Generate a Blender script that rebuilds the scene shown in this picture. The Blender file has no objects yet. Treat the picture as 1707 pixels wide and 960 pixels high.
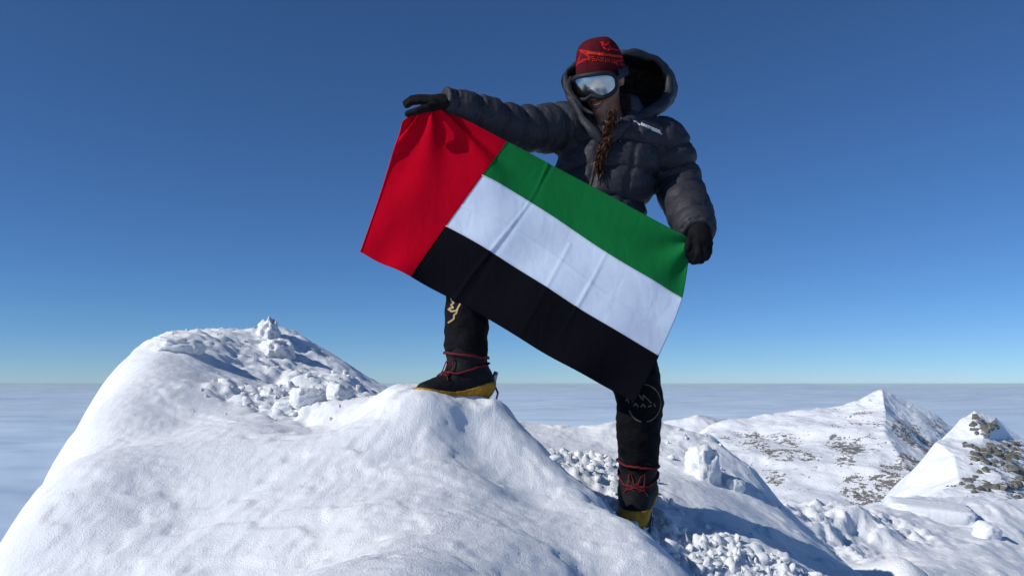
import bpy, bmesh, math, random
import numpy as np
from mathutils import Vector, Matrix
from mathutils.bvhtree import BVHTree
from mathutils.geometry import delaunay_2d_cdt

random.seed(7)
rng = np.random.default_rng(7)
scene = bpy.context.scene
C = scene.collection

# ---------------------------------------------------------------- camera
F_PX = 1400.0                      # focal length in photograph pixels (1707 wide)
PITCH = math.radians(6.5)
cam_d = bpy.data.cameras.new('camera')
cam_d.sensor_width = 36.0
cam_d.lens = 36.0 * F_PX / 1707.0
cam_d.clip_start = 0.05
cam_d.clip_end = 400000.0
cam = bpy.data.objects.new('camera', cam_d)
C.objects.link(cam)
cam.rotation_euler = (math.pi / 2 + PITCH, 0, 0)
scene.camera = cam

# ---------------------------------------------------------------- world, sun, exposure
SUN_EL = math.radians(33)
SUN_AZ = math.radians(-114)        # 0 = +y (away from the camera), negative = left
sun_dir = Vector((math.sin(SUN_AZ) * math.cos(SUN_EL), math.cos(SUN_AZ) * math.cos(SUN_EL), math.sin(SUN_EL)))
world = bpy.data.worlds.new('World')
scene.world = world
world.use_nodes = True
wn = world.node_tree.nodes
wl = world.node_tree.links
wn.clear()
sky = wn.new('ShaderNodeTexSky')
sky.sky_type = 'NISHITA'
sky.sun_disc = False
sky.sun_elevation = SUN_EL
sky.sun_rotation = SUN_AZ
sky.altitude = 3700
sky.air_density = 1.0
sky.dust_density = 0.22
sky.ozone_density = 10.0
bg = wn.new('ShaderNodeBackground')
bg.inputs['Strength'].default_value = 0.097
wo = wn.new('ShaderNodeOutputWorld')
hs = wn.new('ShaderNodeHueSaturation')
hs.inputs['Saturation'].default_value = 1.02
tint = wn.new('ShaderNodeMix')                 # white balance of the whole sky
tint.data_type = 'RGBA'
tint.blend_type = 'MULTIPLY'
tint.inputs[0].default_value = 1.0
tint.inputs[7].default_value = (1.02, 1.02, 0.98, 1)
wl.new(sky.outputs[0], hs.inputs['Color'])
wl.new(hs.outputs[0], tint.inputs[6])
wl.new(tint.outputs[2], bg.inputs['Color'])
wl.new(bg.outputs[0], wo.inputs['Surface'])
sl = bpy.data.lights.new('sun', 'SUN')
sl.energy = 4.0
sl.angle = math.radians(0.53)
sl.color = (1.0, 0.965, 0.915)
sun = bpy.data.objects.new('sun', sl)
C.objects.link(sun)
sun.rotation_euler = (-sun_dir).to_track_quat('-Z', 'Y').to_euler()
scene.view_settings.view_transform = 'Standard'
scene.view_settings.look = 'None'
scene.view_settings.exposure = 0.0
scene.view_settings.gamma = 1.0
scene.view_settings.use_curve_mapping = False
scene.render.engine = 'CYCLES'
scene.cycles.max_bounces = 6
scene.cycles.volume_bounces = 0


# ---------------------------------------------------------------- helpers
CP, SP = math.cos(PITCH), math.sin(PITCH)


def ray(px, py):
    u = (px - 853.5) / F_PX
    v = (480.0 - py) / F_PX
    return np.array([u, CP - SP * v, SP + CP * v])


def P(px, py, d):
    """a place seen at photograph pixel px,py and standing d metres in front of the camera"""
    r = ray(px, py)
    return r * (d / r[1])


def PV(*a):
    return Vector(P(*a))


def hash3(ix, iy, iz, seed):
    h = (ix.astype(np.uint32) * np.uint32(374761393) + iy.astype(np.uint32) * np.uint32(668265263)
         + iz.astype(np.uint32) * np.uint32(2147483647) + np.uint32(seed * 144665 + 1013))
    h = (h ^ (h >> np.uint32(13))) * np.uint32(1274126177)
    h = (h ^ (h >> np.uint32(16))) * np.uint32(2246822519)
    return h ^ (h >> np.uint32(15))


G12 = np.array([[1, 1, 0], [-1, 1, 0], [1, -1, 0], [-1, -1, 0], [1, 0, 1], [-1, 0, 1], [1, 0, -1], [-1, 0, -1],
                [0, 1, 1], [0, -1, 1], [0, 1, -1], [0, -1, -1], [1, 1, 0], [-1, 1, 0], [0, -1, 1], [0, -1, -1]], float)


def noise(p, seed=0):
    """gradient noise, p (N,3), about -1..1"""
    i = np.floor(p).astype(np.int64)
    f = p - i
    w = f * f * f * (f * (f * 6 - 15) + 10)
    out = np.zeros(len(p))
    for dx in (0, 1):
        wx = w[:, 0] if dx else 1 - w[:, 0]
        for dy in (0, 1):
            wy = w[:, 1] if dy else 1 - w[:, 1]
            for dz in (0, 1):
                wz = w[:, 2] if dz else 1 - w[:, 2]
                g = G12[(hash3(i[:, 0] + dx, i[:, 1] + dy, i[:, 2] + dz, seed) & np.uint32(15)).astype(int)]
                out += wx * wy * wz * (g[:, 0] * (f[:, 0] - dx) + g[:, 1] * (f[:, 1] - dy) + g[:, 2] * (f[:, 2] - dz))
    return out


def fbm(p, octv=4, seed=0, gain=0.5, ridged=False):
    a, s, o = 1.0, 1.0, np.zeros(len(p))
    for k in range(octv):
        n = noise(p * s, seed + k)
        if ridged:
            n = 0.5 - np.abs(n) * 1.6
        o += a * n
        a *= gain
        s *= 2.03
    return o


def cells(p, seed=0):
    """2-D Worley: distance to the nearest feature point and that cell's random number"""
    i = np.floor(p).astype(np.int64)
    best = np.full(len(p), 9.0)
    val = np.zeros(len(p))
    zz = np.zeros(len(p), np.int64)
    for dx in (-1, 0, 1):
        for dy in (-1, 0, 1):
            h = hash3(i[:, 0] + dx, i[:, 1] + dy, zz, seed)
            fx = (h & np.uint32(1023)).astype(float) / 1023
            fy = ((h >> np.uint32(10)) & np.uint32(1023)).astype(float) / 1023
            v = ((h >> np.uint32(20)) & np.uint32(1023)).astype(float) / 1023
            d = np.hypot(i[:, 0] + dx + fx - p[:, 0], i[:, 1] + dy + fy - p[:, 1])
            m = d < best
            best[m] = d[m]
            val[m] = v[m]
    return best, val


def sstep(a, b, x):
    t = np.clip((x - a) / (b - a), 0, 1)
    return t * t * (3 - 2 * t)


def link(o, parent=None):
    C.objects.link(o)
    if parent is not None:
        o.parent = parent
    return o


def mesh_obj(name, verts, faces, mat, parent=None, smooth=True, origin=None):
    me = bpy.data.meshes.new(name)
    v = np.asarray(verts, float)
    if origin is not None:
        v = v - np.asarray(origin)
    if isinstance(faces, np.ndarray):
        n, k = faces.shape
        me.vertices.add(len(v))
        me.vertices.foreach_set('co', v.astype(np.float32).ravel())
        me.loops.add(n * k)
        me.loops.foreach_set('vertex_index', faces.astype(np.int32).ravel())
        me.polygons.add(n)
        me.polygons.foreach_set('loop_start', np.arange(0, n * k, k, dtype=np.int32))
        me.polygons.foreach_set('loop_total', np.full(n, k, np.int32))
        me.update(calc_edges=True)
    else:
        me.from_pydata([tuple(q) for q in v], [], faces)
    me.polygons.foreach_set('use_smooth', [smooth] * len(me.polygons))
    me.materials.append(mat)
    o = bpy.data.objects.new(name, me)
    return link(o, parent)


def tag(o, label=None, cat=None, group=None, kind=None):
    for k, v in (('label', label), ('category', cat), ('group', group), ('kind', kind)):
        if v:
            o[k] = v
    return o


def empty(name, loc):
    o = bpy.data.objects.new(name, None)
    o.empty_display_size = 0.1
    C.objects.link(o)
    o.location = loc
    return o


# ---- signed distance modelling, meshed with surface nets
def smin(a, b, k):
    h = np.clip(0.5 + 0.5 * (b - a) / k, 0, 1)
    return b * (1 - h) + a * h - k * h * (1 - h)


def smax(a, b, k):
    return -smin(-a, -b, k)


def resample(pts, rads, n):
    """Catmull-Rom through the joints"""
    pts = np.asarray(pts, float)
    rads = np.asarray(rads, float)
    m = len(pts)
    o, r = [], []
    for i in range(m - 1):
        p0, p1, p2, p3 = pts[max(i - 1, 0)], pts[i], pts[i + 1], pts[min(i + 2, m - 1)]
        for k in range(n):
            t = k / n
            o.append(0.5 * (2 * p1 + (p2 - p0) * t + (2 * p0 - 5 * p1 + 4 * p2 - p3) * t * t + (3 * p1 - p0 - 3 * p2 + p3) * t ** 3))
            r.append(rads[i] * (1 - t) + rads[i + 1] * t)
    o.append(pts[-1])
    r.append(rads[-1])
    return np.array(o), np.array(r)


def chain(p, pts, rads):
    """distance to a tapered tube through pts; also arc length of the closest place"""
    best = np.full(len(p), 1e9)
    s = np.zeros(len(p))
    acc = 0.0
    for i in range(len(pts) - 1):
        a, b = pts[i], pts[i + 1]
        ab = b - a
        L = np.linalg.norm(ab)
        t = np.clip((p - a) @ ab / (L * L), 0, 1)
        d = np.linalg.norm(p - (a + t[:, None] * ab), axis=1) - (rads[i] + (rads[i + 1] - rads[i]) * t)
        m = d < best
        best[m] = d[m]
        s[m] = (acc + t * L)[m]
        acc += L
    return best, s


def ellipsoid(p, c, axes, r):
    q = (p - c) @ np.asarray(axes).T
    r = np.asarray(r)
    k0 = np.linalg.norm(q / r, axis=1)
    k1 = np.linalg.norm(q / (r * r), axis=1) + 1e-9
    return k0 * (k0 - 1) / k1


def surfnet(f, lo, hi, h, band=0.03):
    lo = np.asarray(lo, float)
    hi = np.asarray(hi, float)
    H = 4 * h
    nc = np.ceil((hi - lo) / H).astype(int) + 1
    ax = [lo[i] + H * np.arange(nc[i]) for i in range(3)]
    g = np.stack(np.meshgrid(*ax, indexing='ij'), -1).reshape(-1, 3)
    Dc = f(g).reshape(nc)
    D = Dc.repeat(4, 0).repeat(4, 1).repeat(4, 2)
    n = np.array(D.shape)
    ax = [lo[i] - 1.5 * h + h * np.arange(n[i]) for i in range(3)]
    I = np.argwhere(np.abs(D) < H * 1.1 + band)
    pts = np.stack([ax[0][I[:, 0]], ax[1][I[:, 1]], ax[2][I[:, 2]]], 1)
    D[I[:, 0], I[:, 1], I[:, 2]] = f(pts)
    D[0], D[-1], D[:, 0], D[:, -1], D[:, :, 0], D[:, :, -1] = 1, 1, 1, 1, 1, 1
    S = D < 0
    cnt = np.zeros(n - 1, np.int8)
    offs = [(a, b, c) for a in (0, 1) for b in (0, 1) for c in (0, 1)]
    for a, b, c in offs:
        cnt += S[a:n[0] - 1 + a, b:n[1] - 1 + b, c:n[2] - 1 + c]
    act = np.argwhere((cnt > 0) & (cnt < 8))
    idx = np.full(n - 1, -1, np.int64)
    idx[act[:, 0], act[:, 1], act[:, 2]] = np.arange(len(act))
    acc = np.zeros((len(act), 3))
    num = np.zeros(len(act))
    for a in offs:
        for k in range(3):
            if a[k]:
                continue
            b = list(a)
            b[k] = 1
            da = D[act[:, 0] + a[0], act[:, 1] + a[1], act[:, 2] + a[2]]
            db = D[act[:, 0] + b[0], act[:, 1] + b[1], act[:, 2] + b[2]]
            m = (da < 0) != (db < 0)
            t = np.where(m, da / np.where(m, da - db, 1), 0)
            q = np.tile(np.array(a, float), (len(act), 1))
            q[:, k] += t
            acc[m] += q[m]
            num[m] += 1
    V = (act + acc / num[:, None]) * h + (lo - 1.5 * h)
    Fs = []
    for k in range(3):
        u, v = (k + 1) % 3, (k + 2) % 3
        s0 = [slice(0, n[i]) for i in range(3)]
        s1 = list(s0)
        s0[k] = slice(0, n[k] - 1)
        s1[k] = slice(1, n[k])
        E = np.argwhere(S[tuple(s0)] != S[tuple(s1)])
        E = E[(E[:, u] > 0) & (E[:, v] > 0) & (E[:, u] < n[u] - 1) & (E[:, v] < n[v] - 1)]
        neg = S[E[:, 0], E[:, 1], E[:, 2]]
        q = []
        for du, dv in ((-1, -1), (0, -1), (0, 0), (-1, 0)):
            e = E.copy()
            e[:, u] += du
            e[:, v] += dv
            q.append(idx[e[:, 0], e[:, 1], e[:, 2]])
        q = np.stack(q, 1)
        q[~neg] = q[~neg][:, ::-1]
        Fs.append(q)
    return V, np.concatenate(Fs)


def sweep(path, rad, seg=8, closed=False, flat=1.0, caps=True):
    """a tube along path (N,3); rad scalar or list"""
    path = np.asarray(path, float)
    n = len(path)
    rad = np.full(n, rad) if np.isscalar(rad) else np.asarray(rad)
    tan = np.roll(path, -1, 0) - np.roll(path, 1, 0) if closed else np.gradient(path, axis=0)
    tan /= np.linalg.norm(tan, axis=1)[:, None] + 1e-12
    up = np.array([0.13, 0.21, 1.0])
    V, Fc = [], []
    nrm = np.cross(tan[0], up)
    nrm /= np.linalg.norm(nrm)
    for i in range(n):
        nrm = nrm - tan[i] * (nrm @ tan[i])
        nrm /= np.linalg.norm(nrm) + 1e-12
        bi = np.cross(tan[i], nrm)
        for k in range(seg):
            a = 2 * math.pi * k / seg
            V.append(path[i] + rad[i] * (math.cos(a) * nrm + flat * math.sin(a) * bi))
    m = n if closed else n - 1
    for i in range(m):
        for k in range(seg):
            a, b = i * seg + k, i * seg + (k + 1) % seg
            j = (i + 1) % n
            Fc.append((a, b, j * seg + (k + 1) % seg, j * seg + k))
    if caps and not closed:
        Fc.append(tuple(range(seg))[::-1])
        Fc.append(tuple((n - 1) * seg + k for k in range(seg)))
    return V, Fc


def join(parts):
    V, Fc = [], []
    for v, f in parts:
        o = len(V)
        V.extend([tuple(q) for q in v])
        Fc.extend([tuple(i + o for i in q) for q in f])
    return V, Fc


# ---------------------------------------------------------------- materials
def mat_new(name):
    m = bpy.data.materials.new(name)
    m.use_nodes = True
    nt = m.node_tree
    return m, nt, nt.nodes, nt.links, nt.nodes['Principled BSDF']


def noise_node(N, L, scale, detail=4, rough=0.5, coord='Object', stretch=None, dist=0.0):
    tc = N.new('ShaderNodeTexCoord')
    n = N.new('ShaderNodeTexNoise')
    n.inputs['Scale'].default_value = scale
    n.inputs['Detail'].default_value = detail
    n.inputs['Roughness'].default_value = rough
    n.inputs['Distortion'].default_value = dist
    if stretch:
        mp = N.new('ShaderNodeMapping')
        mp.inputs['Scale'].default_value = stretch
        L.new(tc.outputs[coord], mp.inputs['Vector'])
        L.new(mp.outputs[0], n.inputs['Vector'])
    else:
        L.new(tc.outputs[coord], n.inputs['Vector'])
    return n


def ramp(N, L, src, stops):
    r = N.new('ShaderNodeValToRGB')
    e = r.color_ramp.elements
    e[0].position, e[0].color = stops[0][0], (*stops[0][1], 1)
    e[1].position, e[1].color = stops[-1][0], (*stops[-1][1], 1)
    for p_, c_ in stops[1:-1]:
        x = e.new(p_)
        x.color = (*c_, 1)
    L.new(src, r.inputs['Fac'])
    return r


def bump(N, L, src, dist, strength=1.0, prev=None):
    b = N.new('ShaderNodeBump')
    b.inputs['Strength'].default_value = strength
    b.inputs['Distance'].default_value = dist
    L.new(src, b.inputs['Height'])
    if prev is not None:
        L.new(prev.outputs[0], b.inputs['Normal'])
    return b


def fabric(name, col, col2, scale=60, rough=0.55, bdist=0.002, sheen=0.0, spec=0.3, wr=14, wrd=0.004):
    m, nt, N, L, B = mat_new(name)
    n = noise_node(N, L, scale, 5, 0.6)
    r = ramp(N, L, n.outputs['Fac'], [(0.3, col), (0.7, col2)])
    L.new(r.outputs[0], B.inputs['Base Color'])
    B.inputs['Roughness'].default_value = rough
    B.inputs['Specular IOR Level'].default_value = spec
    w = noise_node(N, L, wr, 3, 0.55, stretch=(1, 1, 1.8), dist=0.8)
    b1 = bump(N, L, w.outputs['Fac'], wrd, 0.8)
    b2 = bump(N, L, n.outputs['Fac'], bdist, 0.6, b1)
    L.new(b2.outputs[0], B.inputs['Normal'])
    if sheen:
        B.inputs['Sheen Weight'].default_value = sheen
    return m


def plain(name, col, rough=0.5, metal=0.0, spec=0.5):
    m, nt, N, L, B = mat_new(name)
    n = noise_node(N, L, 80, 3)
    r = ramp(N, L, n.outputs['Fac'], [(0.3, tuple(c * 0.8 for c in col)), (0.7, tuple(min(c * 1.15, 1) for c in col))])
    L.new(r.outputs[0], B.inputs['Base Color'])
    B.inputs['Roughness'].default_value = rough
    B.inputs['Metallic'].default_value = metal
    B.inputs['Specular IOR Level'].default_value = spec
    return m


def snow_material(name, grain=260.0, gdist=0.0035, streak=22.0, sdist=0.004, unit=1.0):
    m, nt, N, L, B = mat_new(name)
    big = noise_node(N, L, 0.9 / unit, 5, 0.55)
    r = ramp(N, L, big.outputs['Fac'], [(0.3, (0.80, 0.835, 0.87)), (0.7, (0.88, 0.895, 0.91))])
    L.new(r.outputs[0], B.inputs['Base Color'])
    B.inputs['Roughness'].default_value = 0.62
    B.inputs['Specular IOR Level'].default_value = 0.25
    g = noise_node(N, L, grain / unit, 4, 0.65)
    s = noise_node(N, L, streak / unit, 6, 0.62, stretch=(1.6, 1.0, 0.6), dist=0.0)
    b1 = bump(N, L, s.outputs['Fac'], sdist * unit, 0.9)
    b2 = bump(N, L, g.outputs['Fac'], gdist * unit, 0.9, b1)
    L.new(b2.outputs[0], B.inputs['Normal'])
    return m


M = {}
M['snow'] = snow_material('wind_packed_snow')
M['chunk'] = snow_material('broken_snow', 200, 0.005, 30, 0.006)
M['far_snow'] = snow_material('mountain_snow', 40, 0.006, 4.0, 0.010, unit=120.0)
M['mid_snow'] = snow_material('ridge_snow', 150, 0.005, 14, 0.008, unit=1.6)
M['jacket'] = fabric('navy_down_nylon', (0.021, 0.0215, 0.029), (0.030, 0.0305, 0.040), 90, 0.6, 0.0006, 0.0, 0.25, 20, 0.004)
M['lining'] = fabric('black_lining', (0.012, 0.012, 0.014), (0.022, 0.022, 0.025), 70, 0.6, 0.0008, 0.0, 0.2)
M['trousers'] = fabric('black_softshell', (0.0028, 0.0028, 0.0038), (0.0055, 0.0055, 0.007), 60, 0.8, 0.0008, 0.0, 0.1, 12, 0.008)
M['glove'] = fabric('black_fleece', (0.003, 0.003, 0.0035), (0.007, 0.007, 0.008), 160, 0.85, 0.0012, 0.0, 0.15)
M['boot'] = fabric('black_boot_fabric', (0.004, 0.004, 0.005), (0.009, 0.009, 0.011), 120, 0.7, 0.001, 0.0, 0.2)
M['yellow'] = fabric('yellow_rubber', (0.24, 0.12, 0.012), (0.46, 0.25, 0.025), 45, 0.75, 0.0015, 0.0, 0.2)
M['sole'] = plain('black_rubber', (0.012, 0.012, 0.013), 0.7)
M['red_strap'] = plain('red_webbing', (0.11, 0.010, 0.014), 0.7, 0, 0.2)
M['steel'] = plain('crampon_steel', (0.25, 0.25, 0.26), 0.35, 1.0)
M['gold'] = plain('gold_print', (0.33, 0.23, 0.09), 0.5)
M['gold_dim'] = plain('dull_gold_print', (0.09, 0.075, 0.035), 0.6)
M['white_print'] = plain('white_print', (0.62, 0.62, 0.66), 0.5)
M['zip'] = plain('zip_tape', (0.10, 0.095, 0.06), 0.5)
M['cord'] = plain('black_cord', (0.004, 0.004, 0.005), 0.7)
M['skin'] = plain('skin', (0.30, 0.15, 0.10), 0.5)
M['lips'] = plain('lips', (0.26, 0.09, 0.075), 0.5, 0, 0.3)
M['teeth'] = plain('teeth', (0.62, 0.58, 0.52), 0.3)
M['hair'] = fabric('brown_hair', (0.016, 0.006, 0.0035), (0.060, 0.021, 0.010), 180, 0.6, 0.002, 0.0, 0.12)
M['knit_dark'] = fabric('maroon_knit', (0.055, 0.004, 0.008), (0.085, 0.006, 0.011), 240, 0.85, 0.002, 0.0, 0.1)
M['knit_red'] = plain('red_knit', (0.38, 0.014, 0.016), 0.9, 0, 0.1)
M['knit_orange'] = plain('orange_knit', (0.44, 0.035, 0.015), 0.9, 0, 0.1)
M['frame'] = plain('goggle_frame', (0.010, 0.017, 0.021), 0.6, 0, 0.25)
m_, nt, N, L, B = mat_new('mirror_lens')
B.inputs['Base Color'].default_value = (0.48, 0.49, 0.49, 1)
B.inputs['Metallic'].default_value = 1.0
nn = noise_node(N, L, 40, 2)
rr = ramp(N, L, nn.outputs['Fac'], [(0.3, (0.16,) * 3), (0.7, (0.24,) * 3)])
L.new(rr.outputs[0], B.inputs['Roughness'])
M['lens'] = m_


def cloth(name, col, trans=0.25):
    m, nt, N, L, B = mat_new(name)
    n = noise_node(N, L, 9, 4)
    r = ramp(N, L, n.outputs['Fac'], [(0.3, tuple(c * 0.93 for c in col)), (0.7, tuple(min(1, c * 1.05) for c in col))])
    L.new(r.outputs[0], B.inputs['Base Color'])
    B.inputs['Roughness'].default_value = 0.9
    B.inputs['Specular IOR Level'].default_value = 0.04
    w = noise_node(N, L, 700, 2)
    f = noise_node(N, L, 16, 3, 0.5, stretch=(1, 1, 0.5), dist=0.6)
    b1 = bump(N, L, f.outputs['Fac'], 0.005, 0.7)
    b = bump(N, L, w.outputs['Fac'], 0.0006, 0.5, b1)
    L.new(b.outputs[0], B.inputs['Normal'])
    tr = N.new('ShaderNodeBsdfTranslucent')
    L.new(r.outputs[0], tr.inputs['Color'])
    mx = N.new('ShaderNodeMixShader')
    mx.inputs[0].default_value = trans
    out = N['Material Output']
    L.new(B.outputs[0], mx.inputs[1])
    L.new(tr.outputs[0], mx.inputs[2])
    L.new(mx.outputs[0], out.inputs['Surface'])
    return m


M['flag_red'] = cloth('red_flag_cloth', (0.56, 0.001, 0.018), 0.3)
M['flag_green'] = cloth('green_flag_cloth', (0.010, 0.20, 0.050), 0.3)
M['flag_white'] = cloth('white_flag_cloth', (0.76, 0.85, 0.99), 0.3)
M['flag_black'] = cloth('black_flag_cloth', (0.0055, 0.0055, 0.008), 0.05)


def mountain_material(name, unit):
    """snow with bands of bare rock where the mountain has it (attribute 'rock', 0..1)"""
    m = snow_material(name, 40, 0.006, 4.0, 0.010, unit=unit)
    nt = m.node_tree
    N, L = nt.nodes, nt.links
    B = N['Principled BSDF']
    at = N.new('ShaderNodeAttribute')
    at.attribute_name = 'rock'
    n1 = noise_node(N, L, 13.0 / unit, 9, 0.72, stretch=(1.0, 1.0, 2.2), dist=0.3)
    mu = N.new('ShaderNodeMath')
    mu.operation = 'MULTIPLY_ADD'
    L.new(at.outputs['Fac'], mu.inputs[0])
    mu.inputs[1].default_value = 0.23
    L.new(n1.outputs['Fac'], mu.inputs[2])
    k = ramp(N, L, mu.outputs[0], [(0.685, (0, 0, 0)), (0.715, (1, 1, 1))])
    n2 = noise_node(N, L, 60.0 / unit, 5, 0.6)
    rc_ = ramp(N, L, n2.outputs['Fac'], [(0.3, (0.09, 0.088, 0.085)), (0.55, (0.21, 0.20, 0.185)), (0.75, (0.36, 0.345, 0.32))])
    mx = N.new('ShaderNodeMix')
    mx.data_type = 'RGBA'
    old = B.inputs['Base Color'].links[0].from_socket
    L.new(k.outputs[0], mx.inputs[0])
    L.new(old, mx.inputs[6])
    L.new(rc_.outputs[0], mx.inputs[7])
    L.new(mx.outputs[2], B.inputs['Base Color'])
    return m


def rock_material(name, c1, c2, scale):
    m, nt, N, L, B = mat_new(name)
    n = noise_node(N, L, scale, 6, 0.6)
    r = ramp(N, L, n.outputs['Fac'], [(0.3, c1), (0.55, c2), (0.75, tuple(c * 1.4 for c in c2))])
    geo = N.new('ShaderNodeNewGeometry')
    sp = N.new('ShaderNodeSeparateXYZ')
    L.new(geo.outputs['Normal'], sp.inputs[0])
    ad = N.new('ShaderNodeMath')
    ad.operation = 'MULTIPLY_ADD'
    n2 = noise_node(N, L, scale * 2.5, 4)
    L.new(n2.outputs['Fac'], ad.inputs[0])
    ad.inputs[1].default_value = 0.6
    hv = N.new('ShaderNodeMath')
    hv.operation = 'MULTIPLY'
    hv.inputs[1].default_value = 0.5
    L.new(sp.outputs[2], ad.inputs[2])
    L.new(ad.outputs[0], hv.inputs[0])
    sr = ramp(N, L, hv.outputs[0], [(0.60, (0, 0, 0)), (0.66, (1, 1, 1))])
    mx = N.new('ShaderNodeMix')
    mx.data_type = 'RGBA'
    L.new(sr.outputs[0], mx.inputs[0])
    L.new(r.outputs[0], mx.inputs[6])
    mx.inputs[7].default_value = (0.84, 0.87, 0.9, 1)      # snow lying on the flat tops
    L.new(mx.outputs[2], B.inputs['Base Color'])
    B.inputs['Roughness'].default_value = 0.85
    b = bump(N, L, n.outputs['Fac'], 0.4 / scale, 0.9)
    L.new(b.outputs[0], B.inputs['Normal'])
    return m


M['rock'] = rock_material('grey_tan_rock', (0.06, 0.06, 0.055), (0.15, 0.145, 0.12), 0.5)
M['peak_snow'] = mountain_material('peak_snow_and_rock', 120.0)
M['crag_snow'] = mountain_material('crag_snow_and_rock', 40.0)
M['far_rock'] = rock_material('tan_rock', (0.085, 0.082, 0.080), (0.20, 0.192, 0.175), 0.25)

#@@TERRAIN
# ---------------------------------------------------------------- foreground snow (one height field, control places + wind relief)
def tps_fit(xy, z, lam=1e-4):
    n = len(xy)
    r2 = ((xy[:, None] - xy[None]) ** 2).sum(-1)
    K = 0.5 * r2 * np.log(r2 + 1e-12) + lam * np.eye(n)
    Pm = np.c_[np.ones(n), xy]
    A = np.block([[K, Pm], [Pm.T, np.zeros((3, 3))]])
    return np.linalg.solve(A, np.r_[z, 0, 0, 0])


def tps_eval(w, xy, q):
    out = w[-3] + q @ w[-2:]
    for i in range(len(xy)):
        r2 = ((q - xy[i]) ** 2).sum(1)
        out += w[i] * 0.5 * r2 * np.log(r2 + 1e-12)
    return out


near_ctrl = [
    # summit crest
    (300, 563, 4.35), (370, 560, 4.6), (430, 556, 4.8), (487, 553, 5.0), (520, 571, 5.0), (560, 596, 5.0), (605, 628, 5.0),
    # faces
    (600, 720, 2.9), (700, 740, 2.52), (690, 960, 1.55), 
    (780, 720, 2.66), (800, 800, 2.42), (850, 960, 1.80), (900, 850, 2.44), (1000, 960, 2.06), (760, 860, 2.10),
    (472, 600, 4.40), (484, 575, 4.7), (505, 603, 4.55), (535, 618, 4.55), (570, 632, 4.55), (440, 600, 4.25), (400, 600, 4.1), (430, 635, 3.75),
    (440, 668, 3.42), (500, 690, 3.2), (540, 660, 3.5), (580, 640, 3.9), (480, 630, 4.05),
    # near dome: its top and its right-hand edge
    (600, 660, 3.2), (650, 655, 2.95), (690, 655, 2.68), (735, 658, 2.70), (720, 650, 2.9), (770, 653, 2.83), (805, 661, 2.86), (850, 690, 2.82), (900, 738, 2.78),
    (950, 788, 2.72), (1000, 832, 2.62), (1060, 890, 2.42), (1125, 958, 2.18),
]
cx, cz = [], []
flank = [(5, 912), (60, 835), (118, 735), (165, 660), (205, 610), (245, 577)]       # left edge of the big face
for k, a in enumerate(flank + [(300, 700), (200, 760), (300, 850), (300, 960), (120, 960), (420, 720), (360, 620), (500, 800), (500, 960), (620, 860)]):
    r0 = ray(*a)
    q = r0 * (-0.93 / (r0[2] - 0.13 * r0[0] - 0.317 * r0[1]))       # the face is nearly a plane
    cx.append(q[:2])
    cz.append(q[2])
    if k < len(flank):                                             # and breaks off behind that edge
        for dx_, dy_, dz_ in ((-0.14, 0.10, -0.16), (-0.5, 0.35, -0.95)):
            cx.append(q[:2] + np.array((dx_, dy_)))
            cz.append(q[2] + dz_)
for a in near_ctrl:
    q = P(*a)
    cx.append(q[:2])
    cz.append(q[2])
rs = P(1045, 862, 2.90)            # where the lower boot stands
GZ = rs[2]
led = [  # x, y, z right of the dome: the lower ledge, then the bank behind it
    (rs[0], rs[1], GZ), (rs[0] - 0.05, 3.2, GZ + 0.04), (0.62, 3.0, GZ - 0.06), (0.95, 3.0, GZ - 0.16), (1.3, 3.1, GZ - 0.32), (0.35, 2.6, GZ - 0.03),
    (0.5, 2.45, GZ - 0.16), (0.75, 2.4, GZ - 0.30), (0.6, 1.9, -0.85), (1.0, 2.0, -0.95), (0.75, 1.4, -0.95), (1.6, 2.3, -1.2), (1.7, 3.0, -0.85),
    (0.25, 3.3, GZ + 0.12), (0.0, 3.4, -0.35), (-0.2, 3.5, -0.28), (-0.5, 3.7, -0.28), (0.12, 3.0, -0.42),
]
for x, y, z in led:
    cx.append((x, y))
    cz.append(z if z - GZ > -0.35 and abs(z - GZ) < 0.35 and (x, y) not in ((0.6, 1.9), (0.0, 3.4), (-0.2, 3.5), (-0.5, 3.7), (0.12, 3.0)) else z + 0.0272 * y)
for a in [(930, 716, 4.3), (1000, 722, 4.4), (1060, 722, 4.5), (1115, 726, 4.5), (1165, 738, 4.45), (1205, 752, 4.35), (1232, 785, 4.1),
          (1255, 828, 3.85), (1310, 868, 3.7), (1370, 915, 3.6), (1440, 965, 3.5),
          (1000, 765, 3.9), (1080, 785, 3.8), (1150, 805, 3.6), (1200, 850, 3.4), (1280, 905, 3.3), (1130, 850, 3.25), (1360, 960, 3.2)]:
    q = P(*a)
    cx.append(q[:2])
    cz.append(q[2])
for x, y, z in [(-3.6, 5.0, -2.8), (-3.2, 3.6, -2.6), (-2.6, 2.4, -2.3), (-2.3, 1.6, -2.0), (-2.0, 7.0, -2.0), (-0.8, 7.0, -1.6), (0.4, 6.2, -1.7),
                (1.6, 5.4, -1.9), (2.4, 4.4, -2.3), (2.6, 3.2, -2.2), (2.4, 2.0, -2.1), (1.8, 1.0, -1.6), (0.8, 0.4, -1.05), (0.0, 0.5, -0.72), (-0.8, 0.6, -0.85),
                (-1.7, 0.7, -1.5), (-3.2, 7.2, -3.4), (2.8, 7.2, -3.2), (-1.4, 6.0, -0.75), (-0.6, 5.8, -0.7), (-2.3, 5.4, -1.3), (0.0, -1.0, -1.45), (-2.0, -1.0, -1.7), (2.0, -1.0, -1.8), (0, -3.0, -1.7)]:
    cx.append((x, y))
    cz.append(z + 0.0272 * y)
cx = np.array(cx)
cz = np.array(cz)
tw = tps_fit(cx, cz, 3e-4)


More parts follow.
